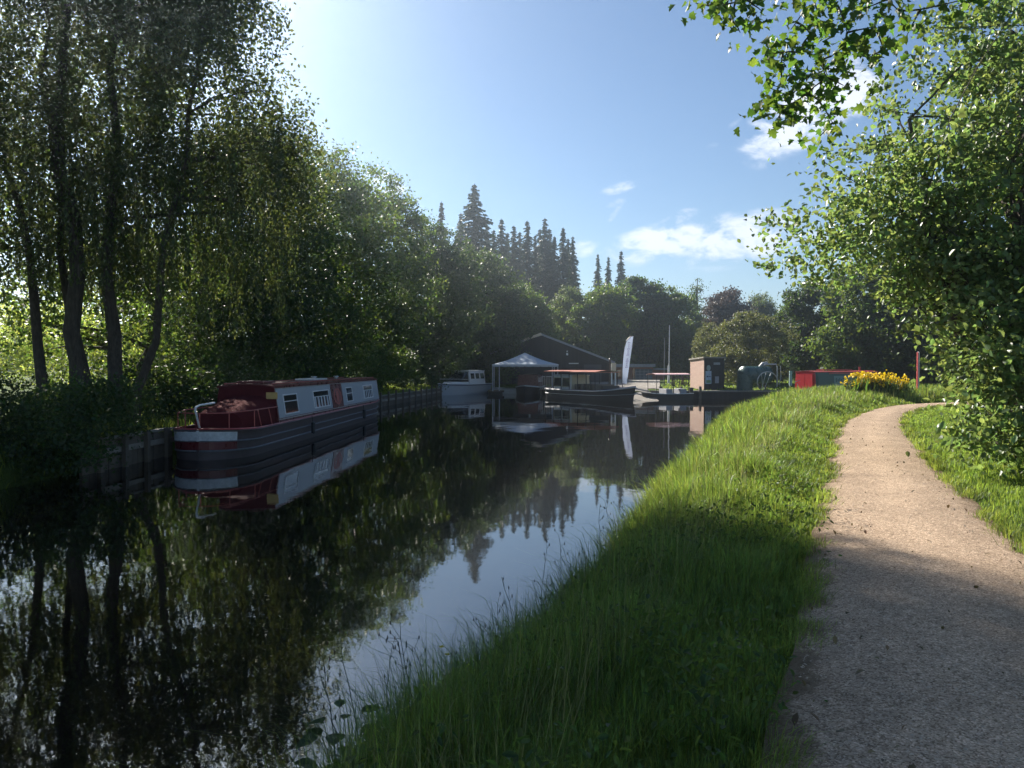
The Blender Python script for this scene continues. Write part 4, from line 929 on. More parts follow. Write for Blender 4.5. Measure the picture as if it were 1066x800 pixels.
for s in (1.55, 2.3): mb.tube([(s, -.93, .66), (s-.12, -.88, 1.1)], .013, 5)
mb.tube([(.3, -.62, 1.1), (1.2, -.88, 1.12), (2.75, -.9, 1.12)], .014, 5); mb.tube([(.3, .62, 1.1), (1.2, .88, 1.12), (2.75, .9, 1.12)], .014, 5); mb.tube([(.3, -.62, 1.1), (.1, 0, 1.1), (.3, .62, 1.1)], .014, 5)
for (s, y) in ((.3, -.62), (.3, .62), (.1, 0), (1.2, -.88), (1.2, .88)): mb.tube([(s, y, .62), (s, y, 1.1)], .013, 5)
mb.build('stern_rail', M_pink, nb)
mb = MB(Mx); mb.box(2.885, 2.9, -.86, -.55, 1.32, 1.5); mb.build('end_window', M_gold, nb)
# tiller, white stern band
mb = MB(Mx); mb.tube([(.12, 0, .5), (.12, 0, .72), (.02, -.02, .8), (-.18, -.03, 1.18), (-.16, -.03, 1.26), (-.02, -.06, 1.3), (.5, -.18, 1.33)], .024, 8); mb.build('tiller', M_white, nb, smooth=True)
S = [.0, .03, .07, .12, .2, .3, .42]
mb = MB(Mx)
for sg in (1, -1): mb.grid([[(s-.012, sg*(wd(s)+.016), gzf(s)-.02), (s-.012, sg*(wd(s)+.006), gzf(s)*.62)] for s in S])
mb.grid([[(-.014, wd(0)+.016, gzf(0)-.02), (-.014, wd(0)+.006, gzf(0)*.62)], [(-.014, -wd(0)-.016, gzf(0)-.02), (-.014, -wd(0)-.006, gzf(0)*.62)]])
mb.build('stern_band', M_band, nb)
mb = MB(Mx)
for sg in (1, -1): mb.grid([[(s-.01, sg*(wd(s)+.006), gzf(s)*.6), (s-.01, sg*(wd(s)+.001), gzf(s)*.34)] for s in S])
mb.grid([[(-.012, wd(0)+.006, gzf(0)*.6), (-.012, wd(0), gzf(0)*.34)], [(-.012, -wd(0)-.006, gzf(0)*.6), (-.012, -wd(0), gzf(0)*.34)]]); mb.build('lower_band', M_maroon, nb)
for s_ in (5.3, 11.9): mb = MB(Mx); mb.tube([(s_, -1.06, .7), (s_, -1.09, .52), (s_, -1.1, .5), (s_, -1.1, .18), (s_, -1.09, .16)], [.01, .012, .06, .06, .02], 8); mb.build('fender', M_black, nb, smooth=True)
# front well and bow locker
mb = MB(Mx); mb.box(15.75, 16.4, -.35, .35, .62, .86); mb.build('bow_locker', M_maroon, nb, bevel=.02)
for s in (1.6, 15.9):
    mb = MB(Mx); mb.tube([(s, .85, .7), (s+(.5 if s > 5 else -.5), 1.6, .62)], .012, 5)
    mb.build('mooring_rope', plain('rope', (.35, .32, .26), .9), nb)
# --- white cabin cruiser
ang = math.atan2(-4.9, -2.6); org = Vector((-2.55, 62.3, 0)); Mx = fr(org, ang)
cr_ = thing('cabin_cruiser', 'small white cabin cruiser moored beyond the end of the piling', 'boat', org, ang)
wd2, gz2 = hull(cr_, Mx, 6.6, 1.15, .8, stern=.3, bow=3.2, mat=M_clothw, strakes=[(.92, .03, M_blue)], deck=M_white, sheer=.1, rail=M_white, bluff=2.0, flare=.12, bottom=-.2)
cabin(cr_, Mx, 1.0, 3.4, .78, 1.85, .95, .8, M_white, M_white, M_white, camber=.05)
for sd_ in (1, -1):
    f = cabin_side(Mx, 1.0, 3.4, .78, 1.85, .95, .8, sd_)
    for k in range(3): window(cr_, Mx, f, 1.1+.76*k, 1.76+.76*k, 1.2, 1.7, M_white, M_glass)
mb = MB(Mx); mb.hexa([(3.43, -.8, 1.0), (4.35, -.62, 1.0), (4.35, .62, 1.0), (3.43, .8, 1.0)], [(3.43, -.72, 1.78), (3.75, -.6, 1.72), (3.75, .6, 1.72), (3.43, .72, 1.78)]); mb.build('windscreen', M_glass, cr_)
mb = MB(Mx); mb.hexa([(3.43, -.86, .78), (5.6, -.45, .8), (5.6, .45, .8), (3.43, .86, .78)], [(3.43, -.8, .998), (5.2, -.35, 1.02), (5.2, .35, 1.02), (3.43, .8, .998)]); mb.build('foredeck', M_white, cr_)
for sg in (1, -1): mb = MB(Mx); mb.tube([(3.6, sg*.95, .85), (3.7, sg*.95, 1.2), (5.6, sg*.5, 1.25), (6.3, 0, 1.25)], .015, 5); mb.build('bow_rail', M_steel, cr_)

# --- open-sided white marquee over a landing stage, with boats below
x0, x1 = ax(512.5, 58), ax(581, 58); y0_, y1_ = 57.6, 62.6; ez, pz = az(379.5, 58), az(368.6, 60)
gz_ = .42
mq = thing('marquee', 'white peaked marquee roof on thin poles at the head of the basin', 'marquee', ((x0+x1)/2, 60, gz_))
mb = MB(); ap = Vector(((x0+x1)/2, (y0_+y1_)/2, pz+.1)); cs = [Vector((x0, y0_, ez)), Vector((x1, y0_, ez)), Vector((x1, y1_, ez)), Vector((x0, y1_, ez))]
for k in range(4):
    a, b = cs[k], cs[(k+1) % 4]; rws = []
    for j in range(7):
        t = j/6; rws.append([(a.lerp(b, i/8)).lerp(ap, t)-Vector((0, 0, .1*math.sin(math.pi*t)+.03*math.sin(math.pi*i/8*4)**2*(1-t))) for i in range(9)])
    mb.grid(rws)
mb.build('canopy', M_clothw, mq, smooth=True)
mb = MB()
for k in range(4):
    a, b = cs[k], cs[(k+1) % 4]; n = 24; mb.grid([[a.lerp(b, i/n) for i in range(n+1)], [a.lerp(b, i/n)-Vector((0, 0, .17+.04*abs(math.sin(i*math.pi/3)))) for i in range(n+1)]])
mb.build('valance', M_clothw, mq)
for (x, y) in [(x0+.05, y0_+.05), (x1-.05, y0_+.05), (x1-.05, y1_-.05), (x0+.05, y1_-.05), (x0+.55, y0_+.4), (x1-.45, y0_+.5)]:
    mb = MB(); mb.tube([(x, y, .3), (x, y, ez-.02)], .04, 8); mb.build('pole', M_clothw, mq)
mb = MB()
for a, b in zip(cs, cs[1:]+cs[:1]): mb.tube([a-Vector((0, 0, .05)), b-Vector((0, 0, .05))], .03, 6)
mb.build('frame', M_white, mq)
wk = thing('landing_stage', 'dark floating walkway under the left edge of the marquee', 'jetty', (x0, 60, 0))
mb = MB(); mb.box(x0-.4, x0+.9, 57.3, 66, .22, .3); mb.build('deck', M_dkdeck, wk)
for y in (57.6, 61.5, 65): mb = MB(); mb.box(x0-.3, x0+.8, y, y+1.2, -.25, .218); mb.build('float', M_black, wk)
st_ = thing('landing_stage', 'timber landing stage on posts beside the marquee', 'jetty', (ax(572, 58), 59, 0)); mb = MB(); mb.box(ax(562, 58), ax(590, 58), 57.2, 66, .36, .44); mb.build('deck', M_wood, st_)
for x in (562.6, 575, 589.4):
    for y in (57.35, 61, 64.5): mb = MB(); mb.box(ax(x, 58)-.05, ax(x, 58)+.05, y-.05, y+.05, -.7, .358); mb.build('post', M_wood, st_)
ra = thing('rail_fence', 'pale metal railing panels standing on the landing stage', 'railing', (ax(571, 57.6), 57.5, .44))
mb = MB()
for x in np.arange(ax(563, 57.5), ax(588, 57.5), .14): mb.tube([(x, 57.5, .44), (x, 57.5, 1.42)], .014, 4)
mb.build('balusters', M_steel, ra)
mb = MB(); mb.tube([(ax(563, 57.5), 57.5, 1.44), (ax(588, 57.5), 57.5, 1.44)], .025, 5); mb.tube([(ax(563, 57.5), 57.5, .6), (ax(588, 57.5), 57.5, .6)], .02, 5); mb.build('top_rail', M_steel, ra)
def small_boat(label, org, ang, Ln, b, gz, hm, cab=None, cm=None, name='workboat', roof=None, end=None):
    Mx = fr(org, ang); rt = thing(name, label, 'boat', org, ang); hull(rt, Mx, Ln, b, gz, stern=.6, bow=Ln*.35, mat=hm, strakes=[(.95, .03, M_steel)], deck=M_dkdeck, sheer=.18, rail=M_steel, n=28)
    if cab:
        s0, s1, z1, wb, wt = cab; cabin(rt, Mx, s0, s1, gz, z1, wb, wt, cm, roof or cm, end or cm, camber=.05)
        for sd_ in (1, -1):
            f = cabin_side(Mx, s0, s1, gz, z1, wb, wt, sd_); n = max(1, int((s1-s0)/1.3))
            for k in range(n): u = s0+(s1-s0)*(k+.25)/n; window(rt, Mx, f, u, u+(s1-s0)*.5/n, gz+(z1-gz)*.4, gz+(z1-gz)*.85, M_white, M_glass)
    return rt, Mx
rb, Mx = small_boat('dark red boat moored under the white marquee', Vector((ax(556, 66), 64.8, 0)), R(-98), 7.0, 1.0, .55, M_black, (.9, 4.9, 1.5, .88, .78), M_maroon, end=M_maroon)
small_boat('low white dinghy in the dark water under the marquee', Vector((ax(514, 61), 61.5, 0)), R(-15), 2.9, .6, .4, M_white, name='dinghy')

# --- trip boat with long canopy
pS, pB = Vector((2.9, 54.2, 0)), Vector((7.75, 46.4, 0)); d = pB-pS; ang = math.atan2(d.y, d.x); Mx = fr(pS, ang); Ln = d.length
tb = thing('trip_boat', 'dark narrow trip boat with open posts and a long red-edged canopy', 'boat', pS, ang)
hull(tb, Mx, Ln, 1.0, .62, stern=.8, bow=2.8, mat=M_black, strakes=[(.95, .035, M_white), (.5, .025, M_steel)], deck=M_dkdeck, sheer=.34, rail=M_blue, bluff=2.2)
mb = MB(Mx)
mb.box(.5, 3.6, -1.0, 1.0, 1.84, 1.9); mb.build('canopy_end', M_pink, tb, bevel=.01)
mb = MB(Mx); mb.grid([[(s, y*1.02, 1.86+.1*(1-y*y)) for y in (-1, -.5, 0, .5, 1)] for s in (.45, 3.6, 6.4)]); mb.box(3.605, 6.4, -1.0, 1.0, 1.8, 1.845); mb.build('canopy', M_orange, tb)
for k in range(7):
    for sg in (1, -1): s = .6+k*.95; mb = MB(Mx); mb.tube([(s, sg*.93, .6), (s, sg*.95, 1.84)], .03, 5); mb.build('canopy_post', M_black, tb)
cabin(tb, Mx, 1.3, 3.5, .62, 1.6, .8, .75, M_white, M_white, M_cream, camber=.03)
for sd_ in (1, -1):
    f = cabin_side(Mx, 1.3, 3.5, .62, 1.6, .8, .75, sd_)
    for k in range(2): window(tb, Mx, f, 1.4+k*1.02, 2.32+k*1.02, .8, 1.45, M_cream, M_glass)
for k in range(4): mb = MB(Mx); mb.box(3.9+k*.65, 4.2+k*.65, -.8, .8, .62, 1.02); mb.build('bench', M_wood, tb)
mb = MB(Mx); mb.box(Ln-2.6, Ln-2.4, -.72, .72, .62, .95); mb.build('bow_bulkhead', M_black, tb)

# --- day boat with pale pink sunroof, moored by the slipway
org = Vector((ax(716, 50.5), 50.0, 0)); ang = math.atan2(-.8, -3.6); Mx = fr(org, ang)
db = thing('day_boat', 'small dark day boat with pale pink sunroof by the slipway', 'boat', org, ang)
hull(db, Mx, 3.5, .75, .42, stern=.3, bow=1.2, mat=M_black, strakes=[(.95, .025, M_steel)], deck=M_dkdeck, sheer=.12, n=24)
mb = MB(Mx); mb.grid([[(s, y*.78, 1.7+.07*(1-y*y)) for y in (-1, -.5, 0, .5, 1)] for s in (.3, 1.4, 2.8)]); mb.box(.3, 2.8, -.78, -.74, 1.64, 1.698); mb.box(.3, 2.8, .74, .78, 1.64, 1.698); mb.build('sunroof', plain('pale_pink', (.7, .45, .45), .6), db)
for s in (.4, 1.5, 2.7):
    for sg in (1, -1): mb = MB(Mx); mb.tube([(s, sg*.7, .42), (s, sg*.74, 1.66)], .02, 5); mb.build('roof_post', M_black, db)
for s in (.5, 1.5): mb = MB(Mx); mb.box(s, s+.45, -.6, .6, .38, .72); mb.build('seat', plain('seat_grey', (.35, .36, .4), .7), db, bevel=.02)
mb = MB(Mx); mb.tube([(1.2, .1, .4), (1.2, .1, .85)], .03, 6); mb.tube([(1.15, .1, .95), (1.17, .1, .9)], [.16, .16], 12); mb.box(-.22, .0, -.12, .12, .3, .78); mb.build('helm', M_black, db)

# --- red and green narrowboat behind the grass
org = Vector((ax(833, 46), 46.6, 0)); ang = R(24); Mx = fr(org, ang)
rg = thing('narrowboat', 'red and dark green narrowboat with red cabin doors behind the grassy bank', 'boat', org, ang)
hull(rg, Mx, 7.6, 1.0, .62, stern=1.1, bow=2.8, mat=M_black, strakes=[(.95, .03, M_tanred)], deck=M_dkdeck, sheer=.25, rail=M_tanred, n=32)
cabin(rg, Mx, .75, 6.2, .62, 1.86, .9, .8, M_green, M_tanred, M_red, camber=.06)
f = cabin_side(Mx, .75, 6.2, .62, 1.86, .9, .8, -1)
mb = MB(Mx); slab(mb, f, .85, 1.6, .7, 1.8, .001, .02); dd = mb.build('side_door', M_green, rg)
for k in range(2): mb = MB(Mx); mb.box(.7, .745, -.62+k*.63, -.02+k*.63, .7, 1.72); mb.build('cabin_door', M_red, rg)
mb = MB(Mx); slab(mb, f, .9, 1.2, .95, 1.6, .022, .03); mb.build('door_panel', M_green, dd)
mb = MB(Mx); slab(mb, f, 1.9, 6.1, 1.74, 1.82, .001, .02); mb.build('coach_line', M_pink, rg)
mb = MB(Mx); slab(mb, f, 2.3, 3.9, 1.02, 1.62, .001, .006); wp = mb.build('name_panel', plain('sage_paint', (.16, .24, .22), .5), rg)
mb = MB(Mx)
for k in range(9): u = 2.45+k*.15; slab(mb, f, u, u+.09, 1.22+.05*math.sin(k*2.1), 1.45+.04*math.cos(k*3), .0065, .009)
mb.build('scrollwork', M_green, wp)
window(rg, Mx, f, 4.6, 5.4, 1.1, 1.6, M_steel, M_glass)
mb = MB(Mx); mb.tube([(.15, 0, .6), (.1, 0, 1.1), (-.1, 0, 1.25), (.3, 0, 1.35)], .022, 6); mb.build('tiller', M_steel, rg)
mb = MB(Mx); mb.box(2, 4.5, -.3, .3, 1.98, 2.03); mb.tube([(5.5, 0, 1.9), (5.5, 0, 2.2)], .06, 8); mb.build('roof_gear', M_tanred, rg)
sg_ = thing('signpost', 'pale green upright post left of the red cabin doors', 'post', (ax(823, 44), 44.6, .1)); mb = MB(); x = ax(823, 44.6); mb.box(x-.08, x+.08, 44.55, 44.62, 1.05, 1.95); mb.build('board', plain('pale_green', (.35, .48, .44), .5), sg_)
mb = MB(); mb.box(x-.03, x+.03, 44.625, 44.68, -.6, 1.9); mb.build('post', M_wood, sg_)

# ------------------------------------------------------------------ boatyard
M_shed = board_mat('black_boards', (.022, .02, .024), .18, 0)
sx, sy = ax(563, 68), 68.5
bd = thing('boatyard_shed', 'large black timber shed with a shallow gable behind the marquee', 'shed', (sx, sy, .5), R(-4))
Mx = fr(Vector((sx, sy, .5)), R(-4)); hw, zr, ze = 6.4, az(348, 68)-.5, az(376, 68)-.5
mb = MB(Mx); 
mb.add([(-hw, 0, -.2), (hw, 0, -.2), (hw, 0, ze), (0, 0, zr), (-hw, 0, ze)], [(0, 1, 2, 3, 4)]); mb.add([(-hw, 14, -.2), (hw, 14, -.2), (hw, 14, ze), (0, 14, zr), (-hw, 14, ze)], [(4, 3, 2, 1, 0)])
mb.add([(hw, 0, -.2), (hw, 14, -.2), (hw, 14, ze), (hw, 0, ze)], [(0, 1, 2, 3)]); mb.add([(-hw, 0, -.2), (-hw, 14, -.2), (-hw, 14, ze), (-hw, 0, ze)], [(3, 2, 1, 0)])
mb.build('wall', M_shed, bd)
mb = MB(Mx); sl_ = (zr-ze)/hw
for sg in (1, -1): mb.hexa([(0, -.35, zr+.02), (sg*(hw+.4), -.35, ze-.4*sl_+.02), (sg*(hw+.4), 14.3, ze-.4*sl_+.02), (0, 14.3, zr+.02)], [(0, -.35, zr+.1), (sg*(hw+.4), -.35, ze-.4*sl_+.1), (sg*(hw+.4), 14.3, ze-.4*sl_+.1), (0, 14.3, zr+.1)])
rf = mb.build('roof', M_lead, bd)
mb = MB(Mx)
for sg in (1, -1): mb.hexa([(0, -.4, zr-.1), (sg*(hw+.42), -.4, ze-.42*sl_-.1), (sg*(hw+.42), -.36, ze-.42*sl_-.1), (0, -.36, zr-.1)], [(0, -.4, zr+.1), (sg*(hw+.42), -.4, ze-.42*sl_+.1), (sg*(hw+.42), -.36, ze-.42*sl_+.1), (0, -.36, zr+.1)])
mb.build('bargeboard', M_lead, rf)
mb = MB(Mx); mb.hexa([(-1.5, -.45, zr-.62), (.2, -.45, zr-.1), (.2, -.41, zr-.1), (-1.5, -.41, zr-.62)], [(-1.5, -.45, zr-.45), (.0, -.45, zr+.12), (.0, -.41, zr+.12), (-1.5, -.41, zr-.45)]); mb.build('gable_sign', M_cream, bd)
mb = MB(Mx); mb.box(-2.6, 1.8, -.06, -.01, -.2, 2.3); mb.build('door', plain('door_dark', (.012, .012, .014), .7), bd)
mb = MB(Mx); mb.box(4.0, 5.6, -.06, -.01, .3, 1.9); mb.build('door', plain('door_grey', (.06, .065, .075), .7), bd)
for (u, z) in ((2.45, 2.75), (-1.0, 1.75)):
    mb = MB(Mx); mb.box(u-.09, u+.09, -.2, -.02, z, z+.22); mb.box(u-.06, u+.06, -.16, -.02, z+.32, z+.42); mb.build('wall_lamp', M_white, bd)
mb = MB(Mx); mb.box(2.6, 3.5, -.05, -.01, 1.95, 2.05); mb.build('name_board', M_steel, bd)

# low brick outbuilding with grey roof
bx0, bx1 = ax(641, 74), ax(693, 74); z0 = .6
ob = thing('brick_outbuilding', 'low red brick outbuilding with pale grey flat roof behind the feather banner', 'building', ((bx0+bx1)/2, 74, z0))
BR = brick_mat('red_brick', (.3, .1, .06), (.38, .15, .09), (.3, .26, .22))
mb = MB(); xm = ax(680, 74); mb.box(bx0, xm, 74, 79, .5, az(382.5, 74)); mb.box(xm+.003, bx1, 74.4, 78.5, .5, az(385.5, 74)); mb.build('wall', BR, ob)
mb = MB(); mb.box(bx0-.3, xm+.15, 73.6, 79.3, az(382.4, 74), az(379.2, 74)); mb.box(xm+.16, bx1+.2, 74.0, 78.9, az(385.4, 74), az(383.5, 74)); mb.build('roof', M_lead, ob)
mb = MB(); mb.box(ax(661, 74), ax(679, 74), 73.94, 73.99, .6, az(384.5, 74)); dr_ = mb.build('door', plain('blue_grey_door', (.1, .13, .17), .5), ob)
mb = MB()
for k in range(4): a = ax(661.5+k*4.3, 74); mb.box(a, a+.05, 73.9, 73.938, .65, az(385, 74))
for k in range(4): mb.box(ax(661.2, 74), ax(678.8, 74), 73.9, 73.936, .75+k*.32, .79+k*.32)
mb.build('door_frame', M_lead, dr_)
mb = MB(); mb.box(ax(658.6, 74), ax(660.6, 74), 73.9, 73.99, .6, az(384, 74)); mb.box(bx0, ax(648, 74), 73.92, 73.99, 1.15, 1.9); mb.build('window', M_glass, ob)

# brick hut with notices
hx0, hx1, hy = ax(734, 52), ax(760, 52), 52.3
fx = ax(722.3, 52)
ht = thing('brick_hut', 'narrow brick hut with sloping roof and notices on its dark front', 'hut', (hx0, hy, .55))
BR2 = brick_mat('pale_brick', (.42, .25, .2), (.5, .33, .26), (.45, .4, .36))
# lit flank faces the canal at an angle; front is dark boarding
A, B, C_ = Vector((hx0, hy, 0)), Vector((hx1, hy+1.1, 0)), Vector((hx0-.25, hy+3.0, 0)); Dd = B+(C_-A)
zt = az(373, 52); zb = .45
mb = MB()
def wall_quad(mb, a, b, z0, za, zb_): mb.add([(a.x, a.y, z0), (b.x, b.y, z0), (b.x, b.y, zb_), (a.x, a.y, za)], [(0, 1, 2, 3)])
wall_quad(mb, C_, A, zb, zt-.12, zt); wall_quad(mb, Dd, C_, zb, zt-.12, zt-.12); wall_quad(mb, B, Dd, zb, zt, zt-.12); mb.build('wall', BR2, ht)
mb = MB(); wall_quad(mb, A, B, zb, zt, zt); mb.build('front', M_shed, ht)
dx = (B-A).normalized(); dn = Vector((dx.y, -dx.x, 0)); d2 = (C_-A).normalized()
mb = MB(); q = [A-dx*.12-d2*.12, B+dx*.12-d2*.12, Dd+dx*.12+d2*.12, C_-dx*.12+d2*.12]
mb.hexa([(v.x, v.y, zt+.004-(.12 if i > 1 else 0)) for i, v in enumerate(q)], [(v.x, v.y, zt+.1-(.12 if i > 1 else 0)) for i, v in enumerate(q)]); mb.build('roof', M_cap, ht)
def on_front(u0, u1, z0_, z1_, o0, o1):
    mb = MB(); p = lambda u, o: A+dx*u+dn*o
    mb.hexa([(p(u0, o0).x, p(u0, o0).y, z0_), (p(u1, o0).x, p(u1, o0).y, z0_), (p(u1, o1).x, p(u1, o1).y, z0_), (p(u0, o1).x, p(u0, o1).y, z0_)],
            [(p(u0, o0).x, p(u0, o0).y, z1_), (p(u1, o0).x, p(u1, o0).y, z1_), (p(u1, o1).x, p(u1, o1).y, z1_), (p(u0, o1).x, p(u0, o1).y, z1_)]); return mb
hb = on_front(.13, .72, az(400, 52), az(386.5, 52), .005, .03).build('notice_board', plain('poster_blue', (.4, .5, .62), .6, noise=.25, nscale=4), ht)
on_front(.2, .65, az(399, 52), az(396, 52), .031, .036).build('poster_band', plain('poster_green', (.16, .26, .14), .6, noise=.4, nscale=15), hb)
on_front(.24, .42, az(393, 52), az(391.6, 52), .031, .036).build('poster_picture', M_blue, hb); on_front(.5, .62, az(393, 52), az(391.8, 52), .031, .036).build('poster_picture', M_blue, hb)
mb = MB(); cc_ = A+dx*.42+dn*.02; mb.tube([(cc_.x, cc_.y, az(383.3, 52)), (cc_.x+dn.x*.03, cc_.y+dn.y*.03, az(383.3, 52))], [.2, .2], 18); mb.build('round_sign', plain('sign_sage', (.3, .38, .36), .5), ht)
on_front(1.1, 1.48, az(399.5, 52), az(392.3, 52), .005, .03).build('notice', plain('notice_grey', (.34, .33, .37), .7, noise=.3, nscale=10), ht)
on_front(.95, 1.6, az(380, 52), az(377.5, 52), .005, .03).build('notice', M_lead, ht)

# quay edge
M_conc = plain('concrete', (.25, .225, .195), .9, noise=.25, bump=.3)
qy = thing('quay_wall', 'dark timber quay with pale stone coping in front of the brick hut', 'quay', (ax(705, 50.9), 50.9, 0)); 
def strip(mb, pts, off, z0_, z1_, w_):
    for (a, b) in zip(pts, pts[1:]):
        a, b = Vector((*a, 0)), Vector((*b, 0)); t = (b-a).normalized(); nn_ = Vector((t.y, -t.x, 0)); p = [a+nn_*off, b+nn_*off, b+nn_*(off-w_), a+nn_*(off-w_)]
        mb.hexa([(v.x, v.y, z0_) for v in p], [(v.x, v.y, z1_) for v in p])
qp = [(9.6, 50.96), (14, 50.96), (40, 52.96)]
mb = MB(); strip(mb, qp, .1, -.6, .46, .2); mb.build('wall', M_shed, qy); mb = MB(); strip(mb, qp, .16, .462, .56, .55); mb.build('coping', M_cap, qy)
for x in (10.2, 11.6, 12.9): mb = MB(); mb.box(x-.08, x+.08, 50.62, 50.78, -.6, .85); mb.build('fender_post', M_wood, qy)
# slipway
sw = MB(); sw.hexa([(7.4, 46.9, -.5), (9.5, 46.9, -.5), (9.6, 53, .3), (7.3, 53, .3)], [(7.4, 46.9, -.12), (9.5, 46.9, -.12), (9.6, 53, .72), (7.3, 53, .72)])
tag(sw.build('slipway', M_conc, bevel=.02), 'pale concrete slipway running into the basin', 'slipway')

yd = MB(); 
yd.grid([[(x, y, float(ground_z(np.array([x]), np.array([y]))[0])+.05) for x in np.linspace(max(3.6, 9-.55*(y-50)) if y < 60 else 4.2, y*.2, 8)] for y in (53.2, 55, 57, 59, 61, 64, 67, 70, 73.4)])
tag(yd.build('yard_path', M_conc), kind='structure')
# railings on the lawn
fe = thing('estate_railing', 'black metal railing across the sunlit lawn left of the brick hut', 'fence', (ax(711, 58), 58, .6))
mb = MB(); xa, xb = ax(700, 58), ax(721.5, 58)
for x in np.arange(xa, xb+.01, .18): mb.box(x-.025, x+.025, 57.98, 58.02, .55, 1.42)
mb.build('uprights', M_black, fe); mb = MB(); mb.box(xa, xb, 57.985, 58.015, 1.33, 1.4); mb.box(xa, xb, 57.985, 58.015, .75, .8); mb.build('rails', M_black, fe)
for x in (xa, (xa+xb)/2, xb): mb = MB(); mb.box(x-.05, x+.05, 58.022, 58.12, .4, 1.55); mb.build('post', M_black, fe)

# feather banner
D = 53.5; bx = ax(649, D)
fb_ = thing('feather_banner', 'tall white curved feather banner with faint purple lettering on the boatyard shore', 'banner', (bx, D, .5))
ctr = [(650, 400), (651.2, 385), (652.3, 374), (654.2, 362), (656, 356), (658.5, 351.5)]
rt = [(652.5, 400), (654.5, 385), (655.9, 374), (657.8, 362), (658.6, 355), (659.2, 350.5)]; lf = [(647.4, 399), (648, 385), (648.6, 374), (650, 362), (652.2, 355), (656.5, 350.8)]
mb = MB(); rowsf = []
for (a, b) in zip(lf, rt):
    A_, B_ = at(*a, D), at(*b, D); rowsf.append([A_.lerp(B_, t)+Vector((0, .05*math.sin(t*5+a[1]*.1), 0)) for t in (0, .33, .66, 1)])
mb.grid(rowsf); mb.grid([[p+Vector((0, .012, 0)) for p in r_] for r_ in rowsf])
cl = mb.build('cloth', leaf_mat('banner_cloth', (.82, .84, .9), (.72, .78, .9), .45, var=0, hue=0), fb_, smooth=True)
mb = MB()
for k in range(13):
    yy = 357+k*2.1; xx = 654.8-(yy-357)*.1
    if k == 7: continue
    p = at(xx, yy, D-.09); w_ = .05+.04*(k % 3 == 0); mb.box(p.x-w_, p.x+w_, p.y, p.y+.01, p.z-.035, p.z+.012); mb.box(p.x-w_, p.x-w_+.03, p.y, p.y+.01, p.z-.07, p.z-.036)
mb.build('lettering', plain('purple_ink', (.3, .24, .45), .7), cl)
mb = MB(); mb.tube([(ax(649.5, D), D+.03, .3), at(647.6, 399, D), at(647.8, 385, D), at(648.4, 374, D), at(649.8, 362, D), at(652, 355, D), at(656.4, 350.4, D), at(659, 350, D)], .022, 6); mb.build('pole', M_black, fb_)
# cream sign on posts
D = 52.5; s1_ = thing('shore_sign', 'cream notice board on two white posts behind the trip boat bow', 'sign', (ax(639, D), D, .5)); mb = MB(); mb.box(ax(636.5, D), ax(641.3, D), D, D+.05, az(388.2, D), az(378, D)); mb.build('board', M_cream, s1_)
for px in (637, 640.8): mb = MB(); mb.box(ax(px, D)-.04, ax(px, D)+.04, D+.052, D+.12, .3, az(379, D)); mb.build('post', M_white, s1_)
mp2 = thing('mooring_post', 'tall thin black post beside the trip boat bow', 'post', (ax(635, 49), 50.5, 0)); mb = MB(); x = ax(635, 50.5); mb.tube([(x, 50.5, -.5), (x, 50.5, az(374, 50.5))], .06, 8); mb.build('shaft', M_black, mp2); mb = MB(); mb.tube([(x, 50.5, az(374, 50.5)), (x, 50.5, az(373, 50.5))], [.08, .03], 8); mb.build('cap', M_black, mp2)
# flagpole and thin mast
D = 60
for (px, yt, r, lb, m_) in [(697, 339, .05, 'white flagpole on the boatyard shore, right of the feather banner', M_white), (692, 352, .03, 'thin grey mast close left of the white flagpole', M_lead)]:
    x = ax(px-.8, D); fp = thing('flagpole', lb, 'pole', (x, D, .6)); mb = MB(); mb.tube([(x, D, .5), (x+.04, D, az(yt, D))], [r, r*.6], 8); mb.build('shaft', m_, fp)
    mb = MB(); mb.box(x-.12, x+.12, D-.12, D+.12, .45, .8 if m_ is M_lead else 1.9) if False else mb.tube([(x, D, .5), (x, D, .75 if m_ is M_lead else 2.3)], [r*2.6, r*1.8], 8); mb.build('base', m_, fp)

# green tank with pipework
D = 52.8; tk = thing('green_tank', 'dark green riveted tank with pale domed end and pipework on the quay', 'tank', (ax(785, D), D, .5))
za, zt = az(406, D), az(381.5, D); x0, x1 = ax(770, D), ax(797, D); r = .62
M_tank = plain('tank_green', (.03, .085, .08), .3, noise=.2)
zc = zt-r; a_ = Vector((x0+.15, D-.3, zc)); b_ = Vector((x1+.3, D+.6, zc)); dv = (b_-a_).normalized()
mb = MB(); mb.tube([a_-dv*.22, a_-dv*.18, a_-dv*.08, a_, b_, b_+dv*.1, b_+dv*.18], [.12, .34, .54, r, r, .5, .2], 28); mb.build('barrel', M_tank, tk, smooth=True)
for t in (0.02, .35, .7, .98): p = a_.lerp(b_, t); mb = MB(); mb.tube([p-dv*.03, p+dv*.03], [r+.02, r+.02], 28); mb.build('band', M_green, tk)
for (q_, o_, w0) in ((a_, .12, .56), (b_, -.5, .1), (b_, -.1, .1)): mb = MB(); mb.tube([(q_.x+o_, q_.y, .45), (q_.x+o_, q_.y, zc)], [w0, w0-.02], 20); mb.build('pedestal', M_tank if w0 > .4 else M_black, tk, smooth=True)
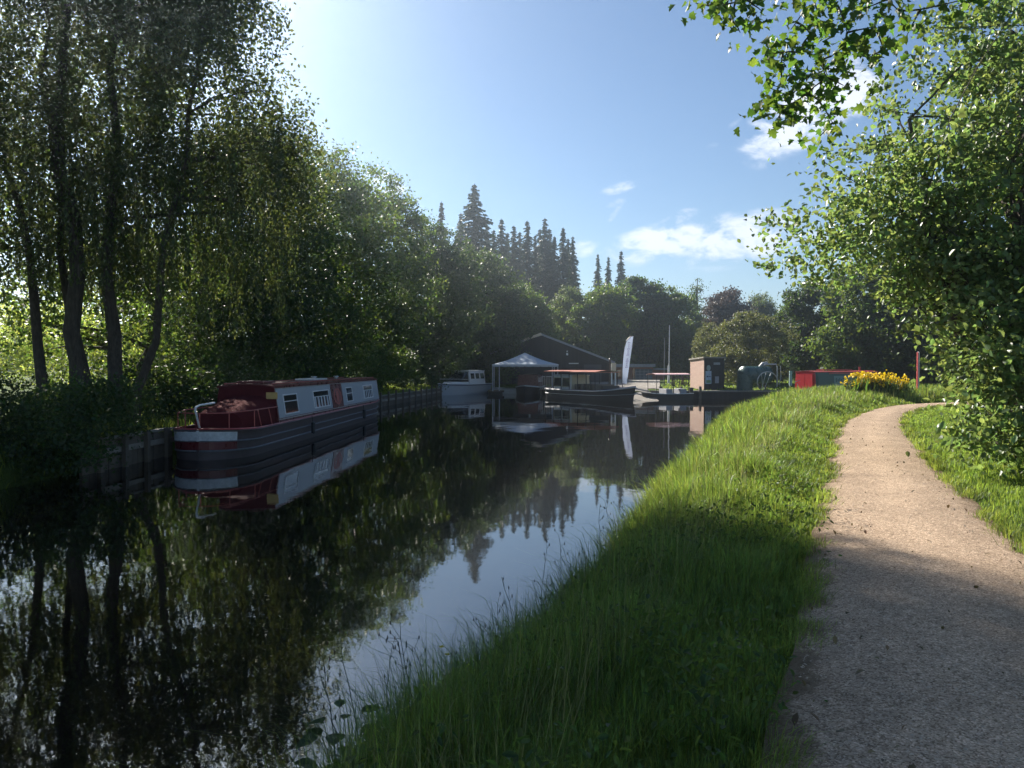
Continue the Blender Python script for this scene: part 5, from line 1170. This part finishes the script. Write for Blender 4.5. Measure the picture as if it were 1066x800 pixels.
mb = MB(); pm_ = a_.lerp(b_, .82); mb.tube([pm_+Vector((-.2, 0, r-.1)), pm_+Vector((0, -.1, r+.12)), pm_+Vector((.3, -.1, r+.22))], [.16, .2, .12], 12); mb.build('filler_dome', M_lead, tk, smooth=True)
mb = MB(); p0 = at(796, 379.5, D-.6); mb.tube([p0, at(808, 379.5, D-.6), at(809, 382, D-.6), at(809, 403, D-.6)], .045, 8); mb.build('pipe', M_steel, tk, smooth=True)
mb = MB(); mb.tube([at(812.5, 381, D-.5), at(813, 392, D-.5), at(811, 401, D-.5)], .022, 6); mb.build('pipe', M_steel, tk)
wp_ = thing('hand_wheel', 'pale spoked wheel frame leaning under the pipe of the green tank', 'wheel', at(798, 398, D-.9)); mb = MB(); c = at(799, 398, D-.9); rr_ = .72
mb.tube([c+Vector((math.cos(a)*rr_, 0, math.sin(a)*rr_)) for a in np.linspace(-.3, math.pi+.3, 22)], .035, 6); mb.build('rim', M_steel, wp_, smooth=True)
mb = MB()
for a in (1.2, 1.7, 2.2): mb.tube([c+Vector((math.cos(a)*rr_, 0, math.sin(a)*rr_)), c+Vector((math.cos(a)*.2-.1+.3*math.cos(a*2), 0, -.55))], .02, 5)
mb.build('spokes', M_steel, wp_)

# red and white post at the bend
D = 33; x = ax(955.5, D); rp = thing('lock_post', 'red and white upright post beyond the path bend', 'post', (x, D, .7)); mb = MB(); mb.box(x-.04, x-.002, D-.05, D+.05, .6, az(367, D)); mb.build('red_face', M_tanred, rp); mb = MB(); mb.box(x+.001, x+.035, D-.052, D+.048, .75, az(366.5, D)); mb.build('white_face', M_white, rp)

# ------------------------------------------------------------------ haze
m = bpy.data.materials.new('haze_air'); nt, out = nodes(m)
pv = N(nt, 'ShaderNodeVolumePrincipled'); pv.inputs['Color'].default_value = (.78, .9, 1, 1); pv.inputs['Density'].default_value = .0013; pv.inputs['Anisotropy'].default_value = .85
nt.links.new(pv.outputs[0], out.inputs['Volume'])
hz = MB(); hz.box(-702, 702, -152, 1002, -2.2, 37); hzo = hz.build('haze', m); tag(hzo, 'faint sunlit haze in the air over the canal', 'haze', kind='stuff')
